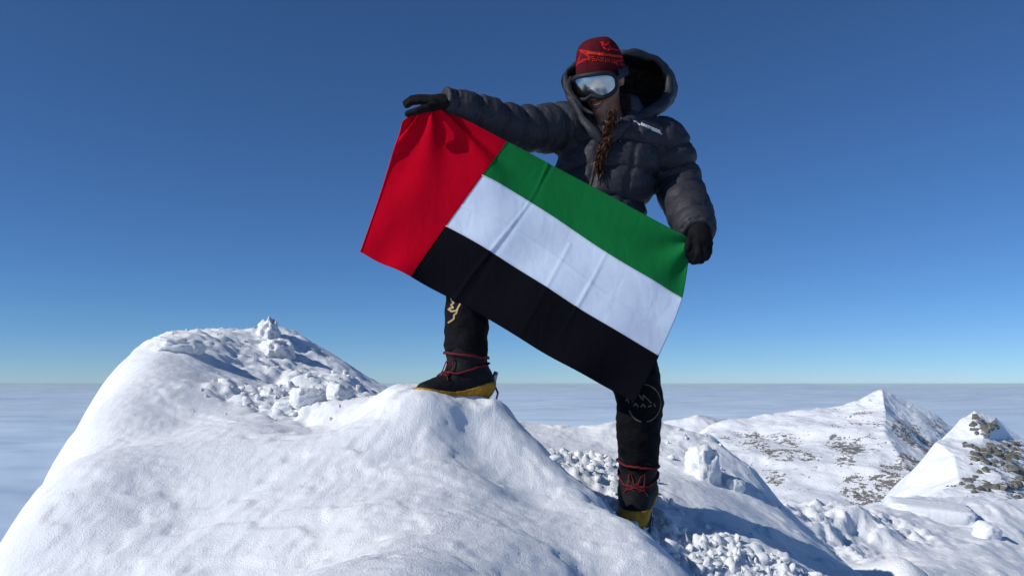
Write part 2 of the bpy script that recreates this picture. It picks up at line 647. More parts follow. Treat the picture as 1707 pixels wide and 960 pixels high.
def zone(q, pts, r):
    """soft mask around places given as pixel+distance"""
    o = np.zeros(len(q))
    for a in pts:
        c = P(*a[:3])[:2]
        rr_ = a[3] if len(a) > 3 else r
        o = np.maximum(o, 1 - sstep(0.45, 1.0, np.hypot(q[:, 0] - c[0], q[:, 1] - c[1]) / rr_))
    return o


crumb_sites = [(1075, 875, 2.85), (1130, 900, 2.8), (1200, 920, 2.8), (1260, 930, 2.85), (1330, 950, 2.85), (1200, 950, 2.6), (1290, 960, 2.7), (1010, 800, 3.3), (960, 770, 3.6)]
saddle_sites = [(440, 668, 3.42), (500, 685, 3.25), (540, 660, 3.5), (585, 642, 3.85), (510, 640, 3.9)]
crest_sites = [(300, 566, 4.3), (360, 570, 4.5), (420, 575, 4.6), (460, 585, 4.6), (420, 610, 4.1), (500, 610, 4.4), (540, 625, 4.4)]
bank_sites = [(1150, 760, 4.2), (1210, 790, 4.1), (1080, 750, 4.3)]


FEET = [tuple(P(777, 588, 2.85)[:2]), tuple(P(1064, 775, 3.0)[:2])]


def ground_z(q):
    z = tps_eval(tw, cx, q)
    far = np.hypot(q[:, 0] * 0.95, q[:, 1] - 3.3)
    k = sstep(3.4, 7.0, far)
    back_ = sstep(0.5, -1.5, q[:, 1]) * sstep(9.0, 4.0, np.abs(q[:, 0]))      # the broad snow shoulder the picture is taken from
    z = z * (1 - k) + (-2.6 - 0.95 * (far - 4.0)) * k
    z = z * (1 - back_) + (-1.65 + 0.02 * q[:, 1] - 0.05 * np.abs(q[:, 0])) * back_
    q3 = np.c_[q, np.zeros(len(q))]
    z = z + 0.030 * fbm(q3 * 1.3 + 5, 3, 11)
    # sastrugi: long low wind ridges running down the slope, and a thin crust breaking in steps
    dn = np.c_[q[:, 0] * 5.5 - q[:, 1] * 2.0, q[:, 1] * 1.3 + q[:, 0] * 0.5, np.zeros(len(q))]
    z = z + 0.0060 * fbm(dn, 4, 17, 0.5, True) * (0.4 + 0.6 * sstep(-0.2, 0.3, fbm(q3 * 0.9 + 3, 2, 19)))
    cs = fbm(np.c_[q[:, 0] * 1.7, q[:, 1] * 2.6, np.zeros(len(q))], 4, 23, 0.55)
    z = z + 0.007 * sstep(0.06, 0.11, cs) + 0.005 * sstep(-0.16, -0.12, cs)
    for (bx, by), dx_, dy_ in zip(FEET, (-0.80, -0.22), (-0.58, -0.93)):       # trodden hollows under the boots
        al_ = (q[:, 0] - bx) * dx_ + (q[:, 1] - by) * dy_
        ac_ = (q[:, 0] - bx) * dy_ - (q[:, 1] - by) * dx_
        e_ = np.hypot((al_ - 0.05) / 0.20, ac_ / 0.10) + 0.25 * noise(q3 * 14, 29)
        z = z - 0.006 * (1 - sstep(0.7, 1.05, e_)) + 0.012 * np.exp(-((e_ - 1.15) / 0.16) ** 2)
    # wind-carved streaks and dimples everywhere, rough crust and lumps where the snow is broken
    st = np.c_[q[:, 0] * 3.0 + q[:, 1] * 1.0, q[:, 1] * 7.5 - q[:, 0] * 1.5, np.zeros(len(q))]
    z = z + 0.0035 * fbm(st * 1.1, 4, 21)
    z = z + 0.0026 * fbm(q3 * 38, 4, 31, 0.6)
    z = z + 0.0018 * fbm(q3 * 11, 3, 37, 0.55, True)
    cr = zone(q, crest_sites, 0.42)
    z = z + cr * (0.038 * fbm(q3 * np.array([2.6, 4.2, 1]), 5, 41, 0.5, True) + 0.010 * fbm(q3 * 16, 3, 45, 0.5, True))
    sd = zone(q, saddle_sites, 0.30)
    d1, v1 = cells(q * 7.5 + 0.12 * np.c_[noise(q3 * 9, 3), noise(q3 * 9, 4)], 5)
    d2, v2 = cells(q * 21, 6)
    lump = np.sqrt(np.clip(0.36 - d1 * d1, 0, 1)) * np.where(v1 > 0.35, v1, 0.12) * 0.11 + np.sqrt(np.clip(0.3 - d2 * d2, 0, 1)) * 0.022 * v2
    z = z + sd * (0.62 * lump + 0.020 * fbm(q3 * 9, 4, 47, 0.55, True) - 0.015)
    bk = zone(q, bank_sites, 0.38)
    z = z + bk * (0.022 * fbm(q3 * 3.0, 4, 61, 0.5, True) + 0.25 * lump)
    cb = zone(q, crumb_sites, 0.30)
    d3, v3 = cells(q * 26, 8)
    d4, v4 = cells(q * 55, 9)
    z = z + cb * (np.clip((0.56 - d3) / 0.30, 0, 1) * 0.030 * v3 * (0.7 + 1.2 * noise(q3 * 31, 73)) + np.clip((0.5 - d4) / 0.3, 0, 1) * 0.008 * v4 + 0.02 * fbm(q3 * 9, 3, 71) - 0.012)
    return z


def spread(lo, a, b, hi, h, g=1.05):
    mid = list(np.arange(a, b, h))
    left, x, s = [], a, h
    while x > lo:
        s *= g
        x -= s
        left.append(x)
    right, x, s = [], mid[-1], h
    while x < hi:
        s *= g
        x += s
        right.append(x)
    return np.array(left[::-1] + mid + right)


def grid_mesh(name, gx, gy, fz, mat, parent=None):
    X, Y = np.meshgrid(gx, gy, indexing='ij')
    q = np.c_[X.ravel(), Y.ravel()]
    z = fz(q)
    nx, ny = len(gx), len(gy)
    i = np.arange(nx * ny).reshape(nx, ny)
    f = np.stack([i[:-1, :-1], i[1:, :-1], i[1:, 1:], i[:-1, 1:]], -1).reshape(-1, 4)
    return mesh_obj(name, np.c_[q, z], f, mat, parent)


summit = grid_mesh('summit_snow', spread(-40, -2.6, 1.75, 40, 0.0105), spread(-30, 1.25, 5.3, 50, 0.0105), ground_z, M['snow'])
tag(summit, 'smooth wind packed snow dome and summit crest underfoot', None, None, 'structure')
def bvh_of(o):
    me = o.data
    return BVHTree.FromPolygons([v.co.copy() for v in me.vertices], [tuple(p.vertices) for p in me.polygons])

# the windswept ridge beyond, to the right
rc = [(1270, 862, 6.6), (1320, 846, 7.6), (1400, 853, 8.2), (1450, 862, 8.4), (1500, 838, 9.2), (1560, 836, 9.6), (1620, 842, 9.8), (1680, 838, 10.5), (1760, 850, 11.0), (1860, 880, 11.5),
      (1330, 900, 6.2), (1400, 905, 6.6), (1480, 880, 7.6), (1420, 960, 5.4), (1520, 960, 5.8), (1620, 960, 6.2), (1707, 960, 6.6), (1560, 900, 7.6), (1650, 895, 8.4), (1707, 902, 8.6), (1800, 940, 8.6),
      (1610, 868, 9.0), (1660, 872, 9.2), (1340, 1010, 5.0), (1500, 1060, 4.6), (1700, 1060, 5.2)]
rx = [P(*a)[:2] for a in rc]
rz = [P(*a)[2] for a in rc]
for x, y, z in [(1.2, 6.0, -2.0), (1.4, 8.5, -3.0), (2.4, 11.5, -4.0), (4.5, 13.5, -5.0), (8, 15, -6.5), (11, 12, -5), (10, 8, -4.0), (7, 4, -3.4), (3.5, 3.2, -2.6), (1.6, 4.6, -2.4)]:
    rx.append((x, y))
    rz.append(z + 0.0272 * y)
rx = np.array(rx)
rw = tps_fit(rx, np.array(rz), 1e-3)


def ridge_z(q):
    z = tps_eval(rw, rx, q)
    far = np.hypot(q[:, 0] - 4.5, q[:, 1] - 7.5)
    k = sstep(6.0, 11.0, far)
    z = z * (1 - k) + (-5.5 - 0.9 * (far - 7)) * k
    q3 = np.c_[q, np.zeros(len(q))]
    al = np.c_[q[:, 0] * 0.9 + q[:, 1] * 0.5, q[:, 1] * 0.9 - q[:, 0] * 1.2, np.zeros(len(q))]
    z = z + 0.10 * fbm(al * 0.55, 3, 101, 0.45, True) + 0.018 * fbm(al * 2.4, 4, 111, 0.55, True) + 0.005 * fbm(q3 * 12, 3, 121)
    rough = zone(q, [(1320, 862, 7.2), (1380, 870, 7.4), (1440, 880, 7.6), (1350, 900, 6.4)], 0.8)
    d1, v1 = cells(q * 3.2, 15)
    return z + rough * (np.sqrt(np.clip(0.34 - d1 * d1, 0, 1)) * 0.10 * v1 + 0.07 * fbm(al * 2.6, 5, 131, 0.6, True) - 0.03)


ridge = grid_mesh('snow_ridge', spread(-1, 1.6, 7.0, 45, 0.022), spread(2, 4.6, 11.5, 60, 0.022), ridge_z, M['mid_snow'])
tag(ridge, 'wind carved snow ridge below the summit on the right', None, None, 'structure')

# ---------------------------------------------------------------- far mountains, cloud sea
def tin(name, pts, edges, mat, subdiv, amp, seed, freq, extra=None):
    """a mountain from its ridge and valley places: triangulated, subdivided, roughened"""
    W = [P(*a) if len(a) == 3 else np.array(a[:3]) for a in pts]
    vs = [Vector((w[0], w[1])) for w in W]
    r = delaunay_2d_cdt(vs, edges, [], 0, 1e-4)
    ov, of = r[0], r[2]
    orig = r[3]
    V = []
    for k, v in enumerate(ov):
        z = W[orig[k][0]][2] if orig[k] else 0
        V.append((v.x, v.y, z))
    bm = bmesh.new()
    bv = [bm.verts.new(v) for v in V]
    for f in of:
        bm.faces.new([bv[i] for i in f])
    bmesh.ops.recalc_face_normals(bm, faces=bm.faces)
    bmesh.ops.triangulate(bm, faces=bm.faces)
    for _ in range(subdiv):
        bmesh.ops.subdivide_edges(bm, edges=bm.edges, cuts=1, use_grid_fill=True)
    co = np.array([v.co for v in bm.verts])
    q = co * freq
    n = fbm(q, 5, seed, 0.52) * amp + fbm(q * 0.35, 3, seed + 9, 0.5, True) * amp * 0.9
    if extra is not None:
        n = n + extra(co)
    for v, dz in zip(bm.verts, n):
        v.co.z += dz
    me = bpy.data.meshes.new(name)
    for f in bm.faces:
        f.smooth = True
        if f.normal.z < 0:
            f.normal_flip()
    bm.to_mesh(me)
    bm.free()
    me.materials.append(mat)
    return link(bpy.data.objects.new(name, me))


D1 = 1500.0
peak_pts = [(1470, 648, 1500), (1430, 668, 1490), (1380, 683, 1480), (1310, 692, 1460), (1240, 700, 1440), (1180, 712, 1420),   # 0-5 left skyline
            (1476, 690, 1380), (1474, 722, 1260), (1508, 768, 1130), (1532, 800, 1050), (1540, 850, 960), (1530, 930, 860),      # 6-11 dividing rib
            (1525, 677, 1510), (1588, 711, 1510), (1650, 760, 1500), (1740, 810, 1480),                                          # 12-15 right skyline
            (1400, 760, 1180), (1300, 770, 1150), (1220, 760, 1170), (1160, 760, 1200),                                          # 16-19
            (1420, 840, 980), (1300, 850, 950), (1200, 840, 980), (1100, 800, 1050), (1350, 960, 800), (1200, 960, 800),         # 20-25
            (1530, 735, 1330), (1590, 790, 1200), (1570, 850, 1050), (1650, 880, 1000), (1700, 960, 850),                        # 26-30 shaded side
            (1510, 700, 1440), (1545, 740, 1380)]                                                                                # 31-32
hid = [(1470, 800, 1900), (1200, 820, 1900), (1700, 900, 1900), (1000, 860, 1700), (1900, 960, 1700), (1000, 900, 900)]
peak = tin('snow_peak', peak_pts + hid, [(0, 1), (1, 2), (2, 3), (3, 4), (4, 5), (0, 6), (6, 7), (7, 8), (8, 9), (9, 10), (10, 11), (0, 12), (12, 13), (13, 14), (14, 15), (0, 31), (31, 32)],
           M['peak_snow'], 5, 7.0, 201, 0.012)
tag(peak, 'snow covered pointed mountain peak with scattered rocks', None, None, 'structure')

back_pts = [(1100, 704, 1750), (1130, 698, 1740), (1162, 692, 1730), (1200, 706, 1730), (1240, 722, 1720), (1265, 700, 2050), (1300, 690, 2050), (1340, 687, 2060), (1400, 690, 2080),
            (1150, 730, 1600), (1215, 735, 1600), (1100, 735, 1600), (1060, 712, 1780), (1000, 740, 1800), (1240, 705, 1960), (1280, 740, 1600), (1100, 790, 1400), (1250, 790, 1400),
            (1000, 780, 2300), (1200, 770, 2400), (1450, 770, 2400), (980, 800, 1500), (1400, 750, 1700)]
back = tin('far_snow_ridge', back_pts, [(0, 1), (1, 2), (2, 3), (3, 4), (5, 6), (6, 7), (7, 8)], M['peak_snow'], 4, 5.0, 231, 0.015)
tag(back, 'low snowy ridge behind the climber with rocky flank', None, None, 'structure')

crag_pts = [(1625, 688, 450), (1600, 702, 446), (1575, 728, 436), (1540, 766, 420), (1508, 806, 404), (1488, 834, 392), (1470, 880, 370),   # 0-6 left skyline
            (1660, 702, 452), (1682, 735, 452), (1707, 738, 456), (1750, 760, 460), (1820, 800, 460),                                        # 7-11 right
            (1560, 742, 412), (1625, 765, 392), (1660, 800, 372), (1600, 800, 366), (1560, 830, 352), (1640, 840, 345), (1700, 800, 380),    # 12-18
            (1707, 850, 340), (1500, 880, 330), (1600, 900, 320), (1707, 920, 310), (1800, 880, 350), (1640, 735, 425), (1590, 760, 395)]
hid = [(1625, 800, 620), (1450, 860, 560), (1800, 880, 620), (1900, 950, 500), (1450, 960, 320), (1700, 1000, 280)]
crag = tin('rocky_peak', crag_pts + hid, [(0, 1), (1, 2), (2, 3), (3, 4), (4, 5), (5, 6), (0, 7), (7, 8), (8, 9), (9, 10), (2, 12), (12, 13), (13, 14)],
           M['crag_snow'], 5, 2.2, 251, 0.035)
tag(crag, 'steep snow flank with grey rock outcrops at the right edge', None, None, 'structure')


def rock_mesh(seed, n=16):
    r_ = np.random.default_rng(seed)
    v = r_.normal(size=(n, 3))
    v /= np.linalg.norm(v, axis=1)[:, None]
    v *= r_.uniform(0.75, 1.1, (n, 1))
    bm = bmesh.new()
    for q in v:
        bm.verts.new(q)
    g = bmesh.ops.convex_hull(bm, input=bm.verts)
    bmesh.ops.delete(bm, geom=[e for e in g['geom_interior'] if isinstance(e, bmesh.types.BMVert)], context='VERTS')
    V = [tuple(q.co) for q in bm.verts]
    for i, q in enumerate(bm.verts):
        q.index = i
    Fc = [tuple(q.index for q in f.verts) for f in bm.faces]
    bm.free()
    return np.array(V), Fc


def scatter_rocks(host, name, mat, n, mask, smin_, smax_, seed):
    """many small rocks lying on a mountain, one joined piece"""
    r_ = np.random.default_rng(seed)
    me = host.data
    co = np.array([v.co for v in me.vertices])
    tri = np.array([p.vertices[:3] for p in me.polygons])
    nr = np.array([p.normal for p in me.polygons])
    ce = co[tri].mean(1)
    ar = np.array([p.area for p in me.polygons])
    w = ar * mask(ce, nr)
    w /= w.sum()
    pick = r_.choice(len(tri), n, p=w)
    shapes = [rock_mesh(seed + k, 9) for k in range(8)]
    parts = []
    for t in pick:
        a, b = r_.random(2)
        if a + b > 1:
            a, b = 1 - a, 1 - b
        p = co[tri[t][0]] * (1 - a - b) + co[tri[t][1]] * a + co[tri[t][2]] * b
        v, f = shapes[r_.integers(8)]
        s = smin_ + (smax_ - smin_) * r_.random() ** 2.5
        an = r_.random() * 6.28
        q = v * np.array([s * r_.uniform(0.7, 1.5), s * r_.uniform(0.6, 1.1), s * r_.uniform(0.6, 1.0)])
        q = np.c_[q[:, 0] * math.cos(an) - q[:, 1] * math.sin(an), q[:, 0] * math.sin(an) + q[:, 1] * math.cos(an), q[:, 2]]
        parts.append((q + p, f))
    V, Fc = join(parts)
    o = mesh_obj(name, V, Fc, mat, host, smooth=False)
    return tag(o, kind='stuff')


def to_px(c):
    """photograph pixel at which a place appears"""
    zc = c[:, 1] * CP + c[:, 2] * SP
    u = c[:, 0] / zc
    v = (-c[:, 1] * SP + c[:, 2] * CP) / zc
    return u * F_PX + 853.5, 480 - v * F_PX


def blob(px, py, spots):
    o = np.zeros(len(px))
    for x, y, rx_, ry_ in spots:
        o = np.maximum(o, 1 - sstep(0.5, 1.0, np.hypot((px - x) / rx_, (py - y) / ry_)))
    return o


def peak_mask(c, n):
    x, y = to_px(c)
    nz = fbm(c * 0.02, 3, 77)
    b = blob(x, y, [(1425, 730, 60, 42), (1440, 705, 40, 25), (1300, 745, 45, 30), (1330, 760, 40, 22), (1245, 735, 60, 18), (1290, 790, 24, 30), (1280, 845, 30, 22), (1440, 815, 55, 40), (1490, 800, 40, 45),
                    (1380, 838, 30, 14), (1410, 770, 20, 14), (1510, 790, 30, 24)])
    b2 = blob(x, y, [(1535, 735, 38, 40), (1555, 715, 30, 24), (1520, 765, 30, 24), (1500, 720, 22, 30)])
    return (b * np.clip(0.35 + 1.8 * nz, 0, 1) + 1.6 * b2 * np.clip(0.35 + nz, 0, 1)) + 1e-4


def set_rock(host, fn):
    co = np.array([v.co for v in host.data.vertices])
    a = host.data.attributes.new('rock', 'FLOAT', 'POINT')
    a.data.foreach_set('value', np.clip(fn(co), 0, 1).astype(np.float32))


set_rock(peak, lambda c: peak_mask(c, None) * 0.62 + 0.36)
set_rock(back, lambda c: blob(*to_px(c), [(1290, 697, 60, 12), (1340, 690, 40, 8), (1225, 716, 22, 12)]))
set_rock(crag, lambda c: blob(*to_px(c), [(1650, 758, 55, 22), (1690, 780, 40, 40), (1650, 810, 60, 18), (1695, 830, 30, 22), (1636, 706, 24, 18), (1700, 745, 30, 20)]) * 0.75)
scatter_rocks(peak, 'scattered_rocks', M['far_rock'], 5000, peak_mask, 0.4, 2.2, 300)
scatter_rocks(back, 'scattered_rocks', M['far_rock'], 700, lambda c, n: (lambda x, y: blob(x, y, [(1290, 697, 60, 12), (1340, 690, 40, 8), (1225, 716, 22, 10)]) + 1e-4)(*to_px(c)), 1.0, 4.6, 330)

# rock outcrops on the nearer peak, each a rock of its own
cb = bvh_of(crag)
outcrop = []
r_ = np.random.default_rng(5)


def band(x0, y0, x1, y1, n, s0, s1, jy):
    for k in range(n):
        t = (k + r_.uniform(0.2, 0.8)) / n
        outcrop.append((x0 + (x1 - x0) * t, y0 + (y1 - y0) * t + r_.uniform(-jy, jy), r_.uniform(s0, s1)))


band(1617, 702, 1650, 712, 6, 7, 11, 8)
band(1620, 718, 1648, 722, 4, 5, 8, 4)
band(1652, 705, 1664, 716, 2, 5, 8, 3)
band(1604, 741, 1640, 750, 6, 5, 8, 4)
band(1622, 752, 1690, 765, 9, 8, 13, 5)
band(1645, 745, 1700, 755, 7, 7, 11, 5)
band(1672, 740, 1706, 745, 5, 6, 10, 5)
band(1620, 765, 1704, 782, 9, 5, 9, 5)
band(1628, 786, 1660, 782, 4, 6, 9, 3)
band(1600, 806, 1628, 796, 5, 5, 9, 3)
band(1612, 815, 1640, 818, 4, 5, 9, 4)
band(1640, 815, 1702, 810, 8, 9, 14, 4)
band(1685, 780, 1705, 800, 5, 7, 12, 7)
band(1672, 830, 1706, 838, 5, 7, 11, 6)
band(1578, 811, 1592, 810, 3, 2.5, 3.5, 1)
rshapes = [rock_mesh(500 + k, 18) for k in range(10)]
rmeshes = []
for v, f in rshapes:
    me = bpy.data.meshes.new('rock')
    me.from_pydata([tuple(q) for q in v], [], f)
    me.materials.append(M['rock'])
    rmeshes.append(me)
for x, y, s in outcrop:
    d = Vector(ray(x, y)).normalized()
    hit = cb.ray_cast(Vector((0, 0, 0)), d)
    if hit[0] is None:
        continue
    m_per_px = hit[0].y / F_PX
    o = bpy.data.objects.new('rock', rmeshes[r_.integers(10)])
    link(o, crag)
    o.location = hit[0] + Vector((0, 0, -0.15 * s * m_per_px))
    o.scale = (s * m_per_px * r_.uniform(0.8, 1.4), s * m_per_px * r_.uniform(0.7, 1.1), s * m_per_px * r_.uniform(0.75, 1.1))
    o.rotation_euler = (r_.uniform(-0.3, 0.3), r_.uniform(-0.3, 0.3) + 0.2, r_.uniform(-0.5, 0.5))


def crag_mask(c, n):
    x, y = to_px(c)
    return blob(x, y, [(1650, 760, 60, 30), (1690, 790, 30, 40), (1640, 815, 60, 22), (1690, 830, 30, 20), (1640, 705, 20, 14)]) + 1e-5


scatter_rocks(crag, 'small_rocks', M['rock'], 260, crag_mask, 0.35, 1.3, 360)

# the sea of cloud far below
m_, nt, N, L, B = mat_new('haze_tinted_cloud_tops')
cn = noise_node(N, L, 0.00016, 8, 0.6, stretch=(0.6, 1.0, 1.0), dist=0.8)
cr_ = ramp(N, L, cn.outputs['Fac'], [(0.32, (0.42, 0.56, 0.74)), (0.5, (0.54, 0.69, 0.86)), (0.68, (0.66, 0.79, 0.91))])  # cloud colour carries painted-in haze blue, to blend with the horizon sky
L.new(cr_.outputs[0], B.inputs['Base Color'])
B.inputs['Roughness'].default_value = 1.0
B.inputs['Specular IOR Level'].default_value = 0.0
M['cloud'] = m_
rr_ = np.r_[np.geomspace(1500, 200000, 170)]
th = np.linspace(0, 2 * math.pi, 721)[:-1]
R_, T_ = np.meshgrid(rr_, th, indexing='ij')
q = np.c_[(R_ * np.sin(T_)).ravel(), (R_ * np.cos(T_)).ravel(), np.zeros(R_.size)]
zc_ = -2500 + 220 * fbm(q / 9000, 5, 401) + 90 * fbm(q / 2200, 3, 411) * np.exp(-np.hypot(q[:, 0], q[:, 1]) / 40000)
rad_ = np.hypot(q[:, 0], q[:, 1])
zc_ = zc_ + 2100 * (rad_ / 200000) ** 2          # higher banks stand far out
zc_ = zc_ + 420 * fbm(np.c_[q[:, 0] / 26000, q[:, 1] / 40000, q[:, 2]], 5, 421, 0.55) * (rad_ / 200000) ** 1.2
i = np.arange(R_.size).reshape(R_.shape)
j = np.roll(i, -1, 1)
f = np.stack([i[:-1], i[1:], j[1:], j[:-1]], -1).reshape(-1, 4)[:, ::-1]
cl = mesh_obj('cloud_sea', np.c_[q[:, :2], zc_], f.copy(), M['cloud'])
tag(cl, 'pale grey blue sea of cloud reaching the horizon', None, None, 'structure')

#@@OBJECTS
# ---------------------------------------------------------------- the climber
base = PV(1052, 856, 2.92)
person = empty('person', base)
tag(person, 'climber in dark down jacket, red beanie and mirrored goggles holding the flag', 'person')
BO = np.array(base)


def part(name, V, Fc, mat, parent=person, smooth=True):
    return mesh_obj(name, V, Fc, mat, parent, smooth, origin=BO)


def world_bvh(o):
    me = o.data
    return BVHTree.FromPolygons([v.co + base for v in me.vertices], [tuple(p.vertices) for p in me.polygons])


def on_surface(tree, px, py, lift=0.0):
    d = Vector(ray(px, py)).normalized()
    h = tree.ray_cast(Vector((0, 0, 0)), d)
    if h[0] is None:
        return None, None
    n = h[1] if h[1].dot(d) < 0 else -h[1]
    return h[0] + n * lift, n


def lines_on(tree, polys, width, lift=0.0015, n=6):
    """printed or sewn lines lying on a surface: narrow raised ribbons"""
    parts = []
    for poly in polys:
        pts, nr = [], []
        for (x0, y0), (x1, y1) in zip(poly[:-1], poly[1:]):
            for k in range(n):
                t = k / n
                a, b = on_surface(tree, x0 + (x1 - x0) * t, y0 + (y1 - y0) * t, lift)
                if a is not None:
                    pts.append(a)
                    nr.append(b)
        a, b = on_surface(tree, *poly[-1], lift)
        if a is not None:
            pts.append(a)
            nr.append(b)
        if len(pts) < 2:
            continue
        V = []
        for i, p in enumerate(pts):
            t = (pts[min(i + 1, len(pts) - 1)] - pts[max(i - 1, 0)])
            sd = t.cross(nr[i]).normalized() * width * 0.5
            V += [p - sd, p + sd, p + sd - nr[i] * 0.003, p - sd - nr[i] * 0.003]
        Fc = []
        for i in range(len(pts) - 1):
            for k in range(4):
                a, b = i * 4 + k, i * 4 + (k + 1) % 4
                Fc.append((a, b, b + 4, a + 4))
        parts.append((V, Fc))
    return join(parts)


def frame(fwd, up):
    f_ = np.asarray(fwd, float)
    f_ /= np.linalg.norm(f_)
    u_ = np.asarray(up, float)
    r_2 = np.cross(f_, u_)
    r_2 /= np.linalg.norm(r_2)
    return r_2, f_, np.cross(r_2, f_)


# joints: pixel and distance
HEAD = P(1001, 133, 3.00)
hyaw, hpit = math.radians(28), math.radians(28)
hf = np.array([-math.sin(hyaw) * math.cos(hpit), -math.cos(hyaw) * math.cos(hpit), -math.sin(hpit)])
HR, HF, HU = frame(hf, (0.03, 0, 1))     # her right, forward, up
HA = np.array([HR, HF, HU])


def hp(r, f, u):
    return HEAD + HR * r + HF * f + HU * u


armA = [P(960, 212, 3.04), P(925, 214, 3.00), P(862, 214, 2.91), P(800, 192, 2.82), P(742, 173, 2.75)]
radA = [0.090, 0.086, 0.074, 0.062, 0.047]
armB = [P(1085, 232, 3.06), P(1112, 245, 3.08), P(1132, 312, 3.08), P(1148, 352, 2.93), P(1163, 388, 2.81)]
radB = [0.088, 0.084, 0.080, 0.074, 0.058]
aP, aR = resample(armA, radA, 5)
bP, bR = resample(armB, radB, 5)
tyaw = math.radians(14)
TX = np.array([math.cos(tyaw), -math.sin(tyaw), 0])      # picture right
TY = np.array([math.sin(tyaw), math.cos(tyaw), 0])       # away from the camera
spine = [(962, 462, 3.07), (972, 420, 3.06), (992, 360, 3.05), (1010, 290, 3.05), (1018, 235, 3.06), (1022, 195, 3.07), (1022, 165, 3.07)]
sp_w = np.array([P(*a) for a in spine])
sp_a = np.array([0.190, 0.190, 0.178, 0.183, 0.170, 0.120, 0.085])
sp_b = np.array([0.150, 0.150, 0.140, 0.138, 0.120, 0.095, 0.075])
zo = np.argsort(sp_w[:, 2])


def torso_local(p):
    z = p[:, 2]
    c = np.stack([np.interp(z, sp_w[zo, 2], sp_w[zo, k]) for k in range(2)], 1)
    a = np.interp(z, sp_w[zo, 2], sp_a[zo])
    b = np.interp(z, sp_w[zo, 2], sp_b[zo])
    q = p[:, :2] - c
    return q @ TX[:2], q @ TY[:2], a, b, z


def gauss(x, s):
    return math.exp(-(x / s) ** 2)


def puff(s, h):
    """sewn-through baffles: rounded between the seams, creased at them"""
    return np.abs(np.sin(math.pi * s / h)) ** 0.42


def jacket_sdf(p):
    u, w, a, b, z = torso_local(p)
    k = (np.abs(u / a) ** 2.3 + np.abs(w / b) ** 2.3) ** (1 / 2.3)
    dt = (k - 1) * np.minimum(a, b)
    wob = noise(p * 5.0, 3)
    zz = z - 0.02 * np.cos(u * 9) + 0.022 * wob
    pf = puff(zz + 0.03, 0.112)
    ctr = sstep(0.0, 0.028, np.abs(u + 0.012))
    yoke = sstep(0.0, 0.016, np.abs(u - 0.112))
    fr = (w < 0.02)
    dt = dt - 0.021 * (pf - 0.5) * np.where(fr, ctr, 1) - 0.006 * (np.where(fr & (z > 0.55), yoke, 1) - 1)
    fine = 0.0032 * noise(p * np.array([17, 17, 14.]), 5) + 0.0012 * noise(p * 60, 6)
    rd = fbm(np.c_[u * 14 + zz * 6, w * 10, z * 26], 2, 12, 0.5, True)
    dt = dt + fine - 0.0035 * rd
    top, bot = sp_w[-1, 2], sp_w[0, 2]
    dt = smax(dt, z - top, 0.03)
    dt = smax(dt, bot - z, 0.03)
    res = dt
    for pts, rads, sd, h in ((aP, aR, 1, 0.088), (bP, bR, 2, 0.084)):
        d, s = chain(p, pts, rads)
        ss = s + 0.020 * noise(p * 8.0, 10 + sd) + 0.006 * noise(p * 25, 14 + sd)
        wr = fbm(np.c_[ss * 30 + p[:, 2] * 10, p[:, 2] * 7, p[:, 0] * 5 + p[:, 1] * 5], 2, 30 + sd, 0.5, True)
        d = d - 0.018 * (puff(ss, h) - 0.5) - 0.0055 * wr * sstep(0.02, 0.10, s) + 0.0015 * noise(p * 50, 8)
        tot = np.linalg.norm(np.diff(pts, axis=0), axis=1).sum()
        axis = pts[-1] - pts[-2]
        axis /= np.linalg.norm(axis)
        d = smax(d, (p - pts[-1]) @ axis - 0.012, 0.012)      # flat cuff end
        res = smin(res, d, 0.028)
    # neck opening
    hole = ellipsoid(p, P(1012, 178, 3.0), np.eye(3), (0.085, 0.085, 0.10))
    return smax(res, -hole, 0.012)


allp = np.concatenate([aP, bP, sp_w])
V, Fc = surfnet(jacket_sdf, allp.min(0) - 0.24, allp.max(0) + 0.2, 0.0055, 0.025)
jacket = part('jacket', V, Fc, M['jacket'])
jt = world_bvh(jacket)

# trousers
hipA, kneeA, ankA = P(935, 438, 3.06), P(790, 430, 2.90), P(777, 588, 2.85)
hipB, kneeB, ankB = P(1000, 448, 3.06), P(1064, 652, 2.96), P(1064, 775, 3.0)
lA, lrA = resample([hipA, P(860, 425, 2.97), kneeA, P(780, 500, 2.87), ankA], [0.098, 0.090, 0.080, 0.074, 0.072], 4)
lB, lrB = resample([hipB, P(1035, 545, 3.0), kneeB, P(1065, 715, 2.97), ankB], [0.098, 0.092, 0.082, 0.076, 0.066], 4)


def trouser_sdf(p):
    dA, sA = chain(p, lA, lrA)
    dB, sB = chain(p, lB, lrB)
    wA = fbm(np.c_[p[:, 0] * 8, p[:, 1] * 8, p[:, 2] * 17], 3, 51, 0.5, True)
    d = smin(dA, dB, 0.05)
    d = smin(d, ellipsoid(p, P(968, 425, 3.06), np.eye(3), (0.155, 0.115, 0.10)), 0.04)
    d = d - 0.006 * wA + 0.003 * noise(p * 34, 57)
    for a_, pre in ((ankA, kneeA), (ankB, kneeB)):
        ax = (a_ - pre) / np.linalg.norm(a_ - pre)
        near = np.linalg.norm(p - a_, axis=1) < 0.13
        d = np.where(near, smax(d, (p - a_) @ ax - 0.012, 0.012), d)
    return d


